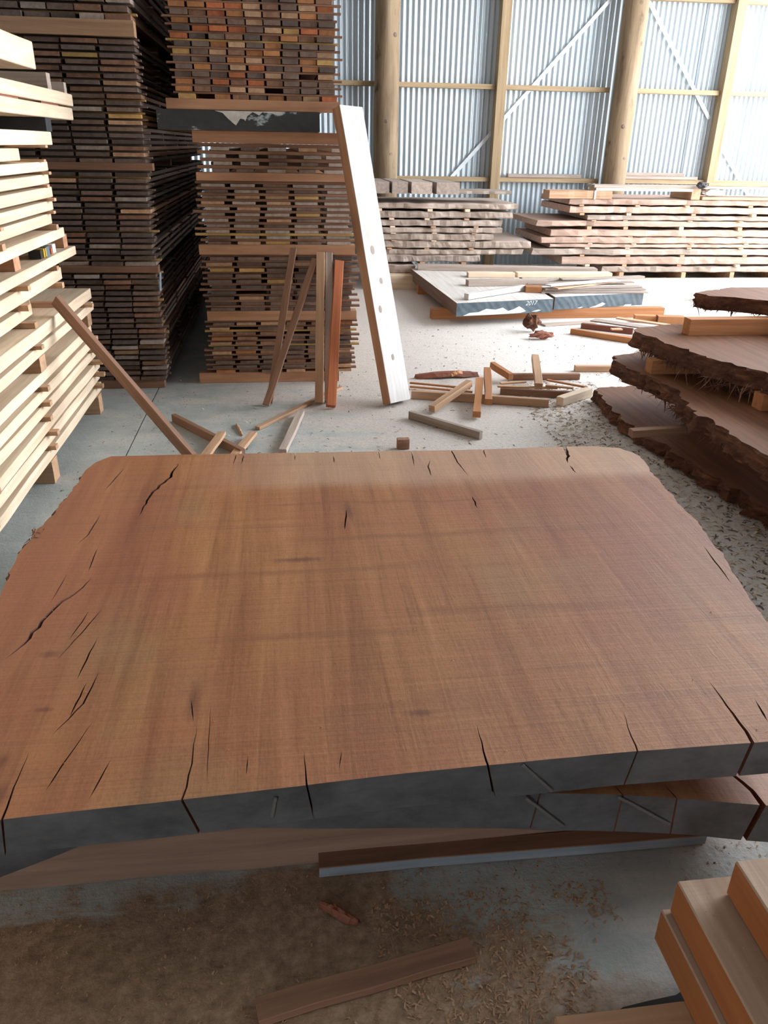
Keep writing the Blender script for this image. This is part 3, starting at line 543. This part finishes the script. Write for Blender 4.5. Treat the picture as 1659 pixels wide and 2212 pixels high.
for pts in ([(.42,.003),(.5,.02),(.58,.05),(.62,.035),(.58,.012),(.5,.002)],[(.85,.003),(.87,.016),(.95,.014),(.94,.002)],[(.28,.004),(.33,.018),(.35,.012),(.31,.002)]): scuff('scuff', pts, FM2, 'chalk', b_)
FM3 = Matrix.Translation((-1.025,-.0005,0)); ps_ = [o_ for o_ in C.objects if o_.get('label','').startswith('slab with a black')][0]
scuff('scuff', [(.36,.112),(.41,.10),(.44,.07),(.47,.045),(.49,.03),(.505,.05),(.52,.07),(.545,.065),(.55,.055),(.565,.085),(.60,.108),(.64,.09),(.66,.108),(.72,.103),(.76,.092),(.79,.1),(.78,.113)], FM3, 'dusty', ps_)
bearer('orange brown bearer on the floor under the dark painted slabs', 1.5,4.0,7.93,8.04,0,.10,'orange',5)
bearer('far bearer out of sight under the dark painted slabs', 1.6,3.9,9.4,9.5,0,.10,'orange',6)
tag(box('board', 4.1,5.3,8.9,9.05,0,.05,'pale',None,.003,nseg=5),'pink white board on the bright floor right of the dark painted slabs','board')
# ------------------------------------------------------------ loose sticks
for i,(l,n,A,B,wd,h,m) in enumerate(D['sticks']):
    if m == 'greyb' and n == 'lath' and 'pale strip' in l:
        A = [A[0],A[1],0]; B = [B[0],B[1]+.02,0]; strip_i = i
    o = stick(n, A, B, wd, h, m, seed=i+3, nseg=4, jit=.0025 if abs(wd)>.03 else .001); tag(o, l, n)
    if 'pale strip' in l:
        o.data = o.data.copy(); o.data.materials.append(M['stripgrey']); o.data.materials[0] = M['brown']
        for p in o.data.polygons:
            if abs(p.normal.x) > .8 and p.center.x > -.02: p.material_index = 1
hl = ['front board of the heap on the right dark slab, flush with its painted end','second board from the front on the right dark slab','third board from the front on the right dark slab','tan splinter board slanting over the heap on the right dark slab','grey board at the back left of the heap on the right dark slab','whitened splinter slanting high over the heap on the right dark slab','long grey board at the very back of the heap on the right dark slab','short grey board at the back right of the heap on the right dark slab']
for i,(A,B,wd,h,m) in enumerate(D['heap']):
    o = stick('board', A, B, wd, h, m, seed=i, nseg=6, jit=.006); tag(o, hl[i], 'board')
# leaning timbers
def lean(name, A, B, u, wd, th, mat, label, seed=1, jit=.0015):
    m,_ = frame(A,B,u); A = (A[0],A[1],A[2]+th*max(0,-m[2][2])+wd*max(0,m[2][0]))
    return tag(stick(name, A, B, wd, th, mat, u, None, 6, jit, seed), label, name.replace('_',' '))
lp = lean('plank', (.69,4.997,.002), (.396,5.50,1.828), (.80,.59,0), .19, .08, 'white', 'big whitened plank leaning against the middle tower', 3, .003)
lp.data = lp.data.copy(); lp.data.materials.append(M['bearer'])
for p in lp.data.polygons:
    if abs(p.normal.x) > .8: p.material_index = 1 if p.center.x > -.05 else 0
for kx,ky,kr in ((.07,1.0,.016),(.10,.80,.012),(.05,.62,.014),(.09,.30,.012)):
    kv=[(kr*math.cos(a*math.pi/5),kr*1.8*math.sin(a*math.pi/5),-.0012) for a in range(10)]
    L_=1.9
    link('knot', mesh('knot',kv,[tuple(reversed(range(10)))],'greyw'), lp, Matrix.Translation((-kx,ky,0)))
lean('lath', (-.145,5.14,0), (.058,5.655,.955), (.9,-.2,0), .045, .02, 'brown', 'thin lath leaning on the middle tower, its top leftmost of the leaning pieces')
lean('lath', (-.165,5.09,0), (.205,5.63,.893), (.9,-.2,0), .045, .02, 'brown', 'thin lath leaning more slanted, crossing in front of the other thin lath',2)
lean('post', (.185,5.08,0), (.238,5.63,.93), (1,-.1,0), .055, .05, 'tan', 'square tan post leaning on the middle tower, front one of the pair',3)
lean('post', (.252,5.14,0), (.300,5.655,.925), (1,-.1,0), .05, .03, 'greyw', 'grey square post leaning close behind the square tan post',4)
lean('post', (.262,4.985,0), (.366,5.62,.88), (1,.15,0), .06, .05, 'red', 'bright red post leaning on the middle tower next to the big whitened plank',5)
lean('plank', (-.487,3.99,0), (-1.168,4.29,.865), (.25,.9,.5), .028, .07, 'brown', 'diagonal plank leaning on the near left pile, its foot behind the slab',6)
# ------------------------------------------------------------ live edge slabs
def inside(p, poly):
    x,y = p; c = False; n = len(poly); j = n-1
    for i in range(n):
        xi,yi = poly[i]; xj,yj = poly[j]
        if (yi>y)!=(yj>y) and x < (xj-xi)*(y-yi)/(yj-yi)+xi: c = not c
        j = i
    return c
def dense(pts, kinds, step):
    o = []; k = []
    for i,p in enumerate(pts):
        q = pts[(i+1)%len(pts)]; d = math.dist(p,q); n = max(1,int(d/(step if kinds[i]!='end' else .05)))
        for s in range(n): o.append((p[0]+(q[0]-p[0])*s/n, p[1]+(q[1]-p[1])*s/n)); k.append(kinds[i])
    return o,k
def live_slab(name, label, outline, kinds, z0, th, mats, cracks=(), zf=lambda x,y:0, step=.02, rough=.012, grid=.09, seed=0, under=.03):
    """plan outline -> slab; kinds per edge: bark / end / back. mats: top, side, end, bark, crack"""
    pts,kd = dense(outline, kinds, step)
    P2 = []
    for (x,y),k in zip(pts,kd):
        if k == 'bark':
            x += rough*noise.noise((x*9,y*9,seed)) + rough*.7*noise.noise((x*45,y*45,seed)); y += rough*.6*noise.noise((y*20,x*20,seed+5))
        elif k in ('back','end'): y += .0015*noise.noise((x*30,y*30,seed+9))
        P2.append((x,y))
    polys = []
    for ln,wd,pk in cracks:
        # jagged refine
        fine = []
        for a,b_ in zip(ln,ln[1:]):
            n = max(1,int(math.dist(a,b_)/.025))
            for s in range(n): fine.append((a[0]+(b_[0]-a[0])*s/n, a[1]+(b_[1]-a[1])*s/n))
        fine.append(tuple(ln[-1])); n = len(fine); l = []; r_ = []
        for i,(x,y) in enumerate(fine):
            t = i/(n-1); a = fine[max(0,i-1)]; b_ = fine[min(n-1,i+1)]; dx,dy = b_[0]-a[0],b_[1]-a[1]; q = math.hypot(dx,dy) or 1
            nx,ny = -dy/q,dx/q
            hw = wd/2*((1-t)**.7 if pk==0 else math.sin(math.pi*min(1,max(0,(t/pk*.5 if t<pk else .5+(t-pk)/(1-pk)*.5))))**.8)
            j = wd*.7*noise.noise((x*55,y*55,seed+3)); x += nx*j; y += ny*j
            l.append((x+nx*hw,y+ny*hw)); r_.append((x-nx*hw,y-ny*hw))
        if pk != 0: poly = [fine[0]]+l[1:-1]+[fine[-1]]+r_[1:-1][::-1]
        else: poly = l[:-1]+[fine[-1]]+r_[:-1][::-1]
        polys.append(poly)
    V = list(P2); E = [(i,(i+1)%len(P2)) for i in range(len(P2))]
    for poly in polys:
        s = len(V); V += poly; E += [(s+i, s+(i+1)%len(poly)) for i in range(len(poly))]
    xs = [p[0] for p in P2]; ys = [p[1] for p in P2]; x = min(xs)+grid/2
    while x < max(xs):
        y = min(ys)+grid/2
        while y < max(ys):
            if inside((x,y),P2): V.append((x,y))
            y += grid
        x += grid
    vo,eo,fo,_,_,_ = delaunay_2d_cdt([Vector(p) for p in V], E, [], 0, 1e-5)
    kept = []
    for f in fo:
        c = ((vo[f[0]].x+vo[f[1]].x+vo[f[2]].x)/3, (vo[f[0]].y+vo[f[1]].y+vo[f[2]].y)/3)
        if inside(c,P2) and not any(inside(c,q) for q in polys): kept.append(f)
    he = {}
    for f in kept:
        for i in range(3): he[(f[i],f[(i+1)%3])] = 1
    bnd = [(a,b_) for (a,b_) in he if (b_,a) not in he]
    # which original edge kind is a boundary vertex near
    def kind_of(p):
        best = (1e9,'crack')
        for i,q in enumerate(P2):
            d = abs(q[0]-p.x)+abs(q[1]-p.y)
            if d < best[0]: best = (d,kd[i])
        return best
    levels = [0,-.12,-.35,-.6,-.85,-1.0]; nb = len(vo)
    verts = [(p.x,p.y,z0+th+zf(p.x,p.y)) for p in vo]; faces = [tuple(f) for f in kept]; fm = [0]*len(faces)
    bv = sorted({a for e in bnd for a in e}); kk = {}
    for i in bv:
        d,k = kind_of(vo[i]); kk[i] = k if d < (.035 if k=='end' else .02 if k=='bark' else .03) else 'crack'
    ring = {i:[i] for i in bv}
    cx = sum(xs)/len(xs); cy = sum(ys)/len(ys)
    for li,lv in enumerate(levels[1:]):
        for i in bv:
            p = vo[i]; x,y = p.x,p.y; z = z0+th+lv*th+zf(x,y)
            if kk[i] == 'bark':
                d = Vector((x-cx,0)).normalized(); s_ = 1 if x>cx else -1
                x += s_*(-under*(abs(lv)**1.5) + .03*noise.noise((y*14,lv*5,seed+2)) + .02*noise.noise((y*50,lv*9,seed+4)))
                z += .010*noise.noise((y*25,lv*3,seed+7))*(1 if li<4 else .3)
            else: x += .05*noise.noise((x*4.1,seed,.5))*abs(lv)
            ring[i].append(len(verts)); verts.append((x,y,z))
    for a,b_ in bnd:
        ka,kb = kk[a],kk[b_]
        pa,pb = vo[a],vo[b_]; ny = abs((pb-pa).normalized().x)
        if ka=='bark' and kb=='bark': mi = 3
        elif ka!='crack' and kb!='crack' and 'end' in (ka,kb): mi = 2 if ny > .75 else 4
        elif ka=='back' and kb=='back': mi = 1
        else: mi = 4
        for q in range(len(levels)-1):
            faces.append((b_ if q==0 else ring[b_][q], ring[a][q], ring[a][q+1], ring[b_][q+1])); fm.append(mi)
    # bottom
    off = {i:ring[i][-1] for i in bv}
    for f in kept:
        t = []
        for i in f:
            if i not in off: off[i] = len(verts); verts.append((vo[i].x,vo[i].y,z0+zf(vo[i].x,vo[i].y)))
            t.append(off[i])
        faces.append(tuple(reversed(t))); fm.append(1)
    me = mesh(name, verts, faces, mats, fm)
    return tag(link(name, me), label, 'slab')
MS = ['slab','slabside','paint','bark','crack']
OUT = [(-.576,1.177),(-.231,1.191),(.211,1.215),(.688,1.228),(1.09,1.226),(1.235,1.235)]
OUTR = [(1.262,1.35),(1.28,1.5),(1.296,1.666),(1.326,1.81),(1.359,1.973),(1.397,2.159),(1.421,2.336),(1.427,2.454),(1.446,2.649),(1.464,2.818),(1.485,2.948),(1.44,3.045),(1.33,3.083)]
OUTB = [(1.2,3.084),(.744,3.08),(.147,3.099),(-.431,3.118),(-.73,3.121)]
OUTL = [(-.775,3.06),(-.797,2.992),(-.813,2.689),(-.832,2.481),(-.85,2.429),(-.854,2.269),(-.832,2.017),(-.81,1.85),(-.80,1.6),(-.77,1.35),(-.72,1.2),(-.66,1.175)]
outline = OUT+OUTR+OUTB+OUTL
kinds = ['end']*5+['bark']*13+['back']*5+['bark']*12+['end']
CR = []
for ln,wd,pk in D['cracks']:
    if pk == 0 and wd < .0035 and ln[0][1] < 1.4:   # hairlines stop just short of the painted end
        ln = [[ln[0][0], 1.242]]+ln[1:]; pk = .2; wd = max(wd, .0032)
    CR.append((ln, wd, pk))
main = live_slab('live_edge_slab', 'great red brown slab filling the foreground, topmost of its stack', outline, kinds, .325, .095, MS, CR, seed=1)
# second slab, arched, right part showing beneath
def arch(x,y): return -.094*max(0,(x-.48)/.57)**1.35*(1-.5*min(1,max(0,(y-1.2)/1.9))) - .05*max(0,(-x))**1.5
out2 = [(-.45,1.34),(.15,1.27),(.55,1.226),(1.05,1.225),(1.17,1.23),(1.22,1.40),(1.27,1.8),(1.33,2.3),(1.36,2.8),(1.3,2.98),(.7,3.0),(-.3,3.0),(-.68,2.98),(-.80,2.7),(-.90,2.35),(-.92,1.95),(-.80,1.5),(-.65,1.24)]
k2 = ['end']*4+['bark']*5+['back']*3+['bark']*5+['end']
cr2 = [([[1.07,1.21],[1.06,1.27],[1.0,1.42]],.018,0),([[.85,1.2],[.83,1.27]],.006,0),([[.72,1.2],[.70,1.27]],.005,0),([[.52,1.2],[.52,1.26]],.006,0)]
def two(x,y): return arch(x,y)
second = live_slab('live_edge_slab', 'dark ended bowed slab lying directly beneath the great slab', out2, k2, .213, .11, MS, cr2, two, seed=4, rough=.02)
tag(box('bearer', -1.05,.80,1.372,1.53,0,.160,'slabside',None,.003,nseg=12,seed=5), 'long pale bearer with a knot on the floor under the great slab','bearer')
bo = [o_ for o_ in C.objects if o_.get('label','').startswith('long pale bearer')][0]; bo.data = bo.data.copy(); bo.data.materials[0] = M['knotty']
tag(box('bearer', -.85,1.1,2.6,2.74,0,.165,'tan',None,.003,nseg=6,seed=5), 'second bearer out of sight under the far half of the great slab','bearer')
# knot and loose strands on the bearer face
kv = [(.045*math.cos(a*math.pi/8),-.0015,.022*math.sin(a*math.pi/8)) for a in range(16)]
kn = link('knot', mesh('knot',kv,[tuple(range(16))],'brown'), bo); kn.matrix_local = bo.matrix_local.inverted() @ Matrix.Translation((-.256,1.3675,.072))
# right stack
def rslab(label, edge, far, z, th, seed, xr=4.0, ynear=1.7):
    pts = [(edge[-1][0]+.1,ynear),(xr,ynear)]; pts += [(xr,far+.1),(edge[0][0]+.25,far+.07)] + edge
    kinds_ = ['end','bark','back','bark']+['bark']*(len(edge)-1)+['bark']
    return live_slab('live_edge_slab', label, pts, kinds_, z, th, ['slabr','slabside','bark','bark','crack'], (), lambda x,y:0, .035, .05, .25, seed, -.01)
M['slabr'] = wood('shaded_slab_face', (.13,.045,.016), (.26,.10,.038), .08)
EDGE_D = [(2.20,5.10),(2.135,5.05),(2.115,4.92),(2.095,4.62),(2.07,4.42),(2.10,4.10),(2.15,3.65),(2.19,3.25),(2.225,3.03),(2.24,2.6),(2.25,2.3)]
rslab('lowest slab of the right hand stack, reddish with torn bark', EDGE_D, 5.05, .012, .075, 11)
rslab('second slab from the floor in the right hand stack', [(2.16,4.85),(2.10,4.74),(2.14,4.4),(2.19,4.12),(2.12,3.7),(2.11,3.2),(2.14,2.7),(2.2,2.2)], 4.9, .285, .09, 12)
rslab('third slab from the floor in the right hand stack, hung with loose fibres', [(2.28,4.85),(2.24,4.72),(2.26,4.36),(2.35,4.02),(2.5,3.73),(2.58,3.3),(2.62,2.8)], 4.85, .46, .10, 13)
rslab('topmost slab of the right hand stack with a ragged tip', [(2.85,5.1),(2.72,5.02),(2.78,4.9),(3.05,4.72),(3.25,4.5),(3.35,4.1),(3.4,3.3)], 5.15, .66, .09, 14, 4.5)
RB = [((2.2,4.2),0,.10,'floor bearer'),]
for z0,z1,xa,ys,nm in ((.087,.285,2.62,(4.42,3.05),'lower'),(.375,.46,2.19,(4.38,3.64),'middle'),(.56,.66,2.50,(4.59,3.2),'upper')):
    for q,y in enumerate(ys):
        tag(box('bearer', xa+(.27 if (nm=='middle' and q) else 0),3.9,y,y+.09,z0,z1,'orange',None,.002,nseg=3,seed=3), '%s bearer between the slabs of the right hand stack, %s one'%(nm,('far','near')[q]), 'bearer')
# hanging fibres
def fibres(parent, pts, n, ln, seed, mat='bark'):
    r = random.Random(seed); v = []; f = []
    for i in range(n):
        k = r.randrange(len(pts)-1); t = r.random(); a,b_ = pts[k],pts[k+1]
        p = Vector([a[q]+(b_[q]-a[q])*t for q in range(3)]) + Vector((r.uniform(-.01,.03),r.uniform(-.02,.02),r.uniform(-.03,.015)))
        d = Vector((r.uniform(-.9,.3),r.uniform(-.7,.7),r.uniform(-1,-.1))).normalized(); L = ln*r.uniform(.3,1.2); wv = r.uniform(.002,.006)
        s = d.cross(Vector((0,0,1))).normalized()*wv; c = len(v); mid = p+d*L*.5+Vector((0,0,r.uniform(-.01,.012)))
        v += [p-s,p+s,p+Vector((0,0,wv)),mid-s*.6,mid+s*.6,mid+Vector((0,0,wv*.6)),p+d*L]
        for q in range(3): f += [(c+q,c+(q+1)%3,c+3+(q+1)%3,c+3+q),(c+3+q,c+3+(q+1)%3,c+6)]
    o = link('bark_fibre', mesh('bark_fibre',v,f,mat), parent); o['kind'] = 'stuff'; return o
S3 = [o_ for o_ in C.objects if o_.name.startswith('live_edge_slab')]
rs = {o_['label'][:5]:o_ for o_ in S3}
fibres(rs['third'], [(2.24,4.72,.49),(2.26,4.36,.49),(2.35,4.02,.48),(2.5,3.73,.48),(2.58,3.3,.48)], 260, .09, 1)
fibres(rs['third'], [(2.26,4.5,.47),(2.34,4.02,.47),(2.5,3.7,.47)], 40, .16, 2, 'brown')
fibres(rs['secon'], [(2.10,4.74,.33),(2.19,4.12,.31),(2.12,3.7,.31),(2.11,3.2,.31)], 200, .07, 3)
fibres(rs['lowes'], [(2.12,4.9,.06),(2.08,4.42,.06),(2.10,4.1,.06),(2.15,3.65,.06),(2.22,3.03,.06)], 160, .05, 4)
fibres(rs['topmo'], [(2.72,5.02,.7),(2.78,4.9,.69),(3.05,4.72,.68)], 90, .08, 5)
fibres(main, [(-.83,2.03,.40),(-.855,2.27,.40),(-.85,2.45,.40)], 60, .04, 6)
fibres(main, [(-.85,2.40,.41),(-.85,2.46,.41)], 40, .06, 7, 'brown')
fibres(main, [(1.33,1.85,.38),(1.42,2.4,.38),(1.47,2.85,.38)], 80, .04, 8)
fibres(second, [(1.15,1.225,.16),(1.19,1.3,.15)], 70, .05, 9, 'greyb')
# ------------------------------------------------------------ orange beams, bottom right
nb_ = 0
for lab,X,ye,z0,z1 in (('lowest orange beam of the stack in the bottom right corner',.730,1.025,.088,.178),('middle orange beam of the stack in the bottom right corner, with a knot',.745,1.018,.18,.268),('topmost orange beam of the stack in the bottom right corner',.827,.979,.27,.36)):
    v,f = stick_geo(.34 if 'top' not in lab else .3, 2.6, z1-z0, 12, .0015, .003, nb_+5)
    mm = mesh('beam', v, f, ['beamor','dustbeam' if 'dustbeam' in M else 'tan'])
    for p in mm.polygons:
        if p.normal.z > .7: p.material_index = 1
    o = link('beam', mm); o.location = (X+(.34 if 'top' not in lab else .3), ye-2.6, z0); tag(o, lab, 'beam'); nb_ += 1
bearer('rough bearer end poking out left of the orange beams at the bottom edge', .47,1.2,.775,.893,0,.086,'tan',4)
bearer('hidden bearer under the orange beams behind the camera', .75,1.2,-1.2,-1.1,0,.086,'tan',4)
o = end_slab('black_patch', [(.56,.80),(.90,.80),(.90,.985),(.811,.976),(.76,.955),(.70,.95),(.639,.943),(.60,.925),(.571,.908)], .001, .005, ['black_plastic']*3, 'flat black patch on the floor under the orange beams', 'patch')  # flat black polygon on the floor, partly under the beams
for A,B,pr in (((.469,1.2195,.418),(.545,1.2205,.335),main),((.487,1.2235,.318),(.585,1.2235,.222),second),((.70,1.2225,.30),(.84,1.2235,.20),second),((-.05,1.197,.40),(-.06,1.199,.345),main)):
    rd = stick('saw_ridge', A, B, .003, .007, 'ridge', (0,-1,0), None, 8, .0015, 2, False); rd.parent = pr
# ------------------------------------------------------------ bark pieces, chips, dust
def curl(name, loc, L, W, rz, mat, label, seed, arch_=.012):
    r = random.Random(seed); v = []; f = []; n = 14; mm = 5
    for i in range(n+1):
        t = i/n; y = (t-.5)*L; ww = W*(math.sin(math.pi*min(1,max(0,t*.92+.04)))**.5)
        for j in range(mm):
            s = j/(mm-1)-.5
            x = s*ww*(1+.35*noise.noise((t*6,s*3,seed))); z = arch_*(1-4*s*s)+.006*noise.noise((t*9,s*5,seed+3))+arch_*.6*math.sin(t*3.1)
            v.append((x, y+.012*noise.noise((t*11,s*9,seed+8)), z+.003))
    nv = len(v); v += [(x,y,max(.0005,z-.004)) for x,y,z in v]
    for i in range(n):
        for j in range(mm-1):
            a = i*mm+j; f += [(a,a+1,a+mm+1,a+mm),(nv+a,nv+a+mm,nv+a+mm+1,nv+a+1)]
    for i in range(n):
        for j in (0,mm-1): a = i*mm+j; f.append((a,a+mm,nv+a+mm,nv+a))
    o = link(name, mesh(name,v,f,mat,smooth=False)); o.location = loc; o.rotation_euler = (0,0,rz); return tag(o,label,'bark')
curl('bark_piece',(.075,1.222,0),.10,.028,math.radians(54),'redb','curled red brown bark flake on the floor before the great slab',2)
curl('bark_piece',(1.22,5.74,.0),.50,.10,math.radians(-86),'redb','long dark bark strip behind the left end of the offcut heap',5,.03)
tag(lump('bark_lump',(2.36,7.3,0),(.07,.06,.075),'bark',2,3,.6),'rough bark lump on the floor in front of the left dark painted slab','bark')
tag(lump('bark_lump',(2.36,6.98,0),(.10,.05,.03),'redb',4,3,.6),'flat red bark scrap next to the rough lump','bark')
curl('bark_piece',(1.27,5.62,.05),.13,.04,math.radians(-50),'orange','curled wood shaving in the middle of the offcut heap',9,.02)
curl('bark_piece',(-.30,4.62,.0),.22,.02,math.radians(12),'tan','curled shaving trail on the floor left of the leaning laths',12,.01)
tag(stick('clip', (-.823,5.575,.68), (-.812,5.575,.80), .01,.012,'blue'), 'small pale blue plastic tie on the corner of the left tower', 'tie')
def chips(name, regions, seed, mat, label):
    r = random.Random(seed); v = []; f = []
    for n,fn,s0,s1,z in regions:
        for i in range(n):
            x,y = fn(r); L = r.uniform(s0,s1); W = L*r.uniform(.12,.35); a = r.uniform(0,6.28); ca,sa = math.cos(a),math.sin(a)
            lift = r.uniform(0,.35)*L; c = len(v)
            for k,(px,py,pz) in enumerate(((-.5,-.5,0),(.5,-.5,0),(.4,0,lift),(-.4,0,lift),(.5,.5,.0),(-.5,.5,0))):
                lx,ly = px*W,py*L; v.append((x+lx*ca-ly*sa, y+lx*sa+ly*ca, z+.0012+pz*r.uniform(.6,1)))
            f += [(c,c+1,c+2,c+3),(c+3,c+2,c+4,c+5)]
    o = link(name, mesh(name,v,f,mat)); return tag(o,label,'shavings',kind='stuff')
def clear(x,y): # keep off the things standing on the floor
    return not ((-.95<x<1.3 and 1.36<y<1.55) or (.7<x<1.3 and y<1.04) or (x>2.3 and 1.65<y<5.1))
def reg(x0,x1,y0,y1,p=None,th=0):
    def fn(r):
        for _ in range(60):
            x,y = r.uniform(x0,x1), r.uniform(y0,y1)
            if not clear(x,y): continue
            if p is None or noise.noise((x*p,y*p,3.3)) > th - r.random()*.15: return x,y
        return x,y
    return fn
chips('wood_shavings', [(1500,reg(-1,.75,.72,1.34,5,.12),.004,.014,0),(1600,reg(.15,.72,.85,1.25,6,.0),.005,.018,0),(250,reg(.9,1.3,1.05,1.35),.004,.014,0)], 1, 'tan', 'scattered brown shavings on the floor in front of the great slab')
chips('wood_shavings', [(2600,reg(1.6,2.3,1.4,5.6),.008,.035,0),(900,reg(-.8,3.2,4.0,7.6),.008,.03,0),(300,reg(-1.15,-.6,3.1,5.5),.006,.02,0)], 2, 'greyb', 'dark shavings strewn over the pale floor behind and right of the great slab')
chips('wood_shavings', [(2600,reg(1.6,2.3,1.4,5.3),.01,.04,0),(900,reg(-.8,4.2,3.6,8.5),.008,.03,0),(250,reg(-1.15,-.6,3.1,5.5),.005,.018,0)], 3, 'pale', 'pale shavings strewn over the floor behind and right of the great slab')
c_ = chips('wood_crumb', [(420,(lambda r:(r.uniform(-.68,1.2),r.uniform(1.25,3.0))),.003,.009,.42)], 4, 'orange', 'tiny crumbs of wood lying on the great slab')
c_ = chips('wood_crumb', [(500,(lambda r:(r.uniform(.86,1.2),r.uniform(-.3,.95))),.003,.010,.36)], 5, 'tan', 'sawdust crumbs on the topmost orange beam')
c_ = chips('wood_crumb', [(120,(lambda r:(r.uniform(.76,.82),r.uniform(.2,.99))),.002,.007,.268)], 6, 'tan', 'sawdust crumbs on the middle orange beam')
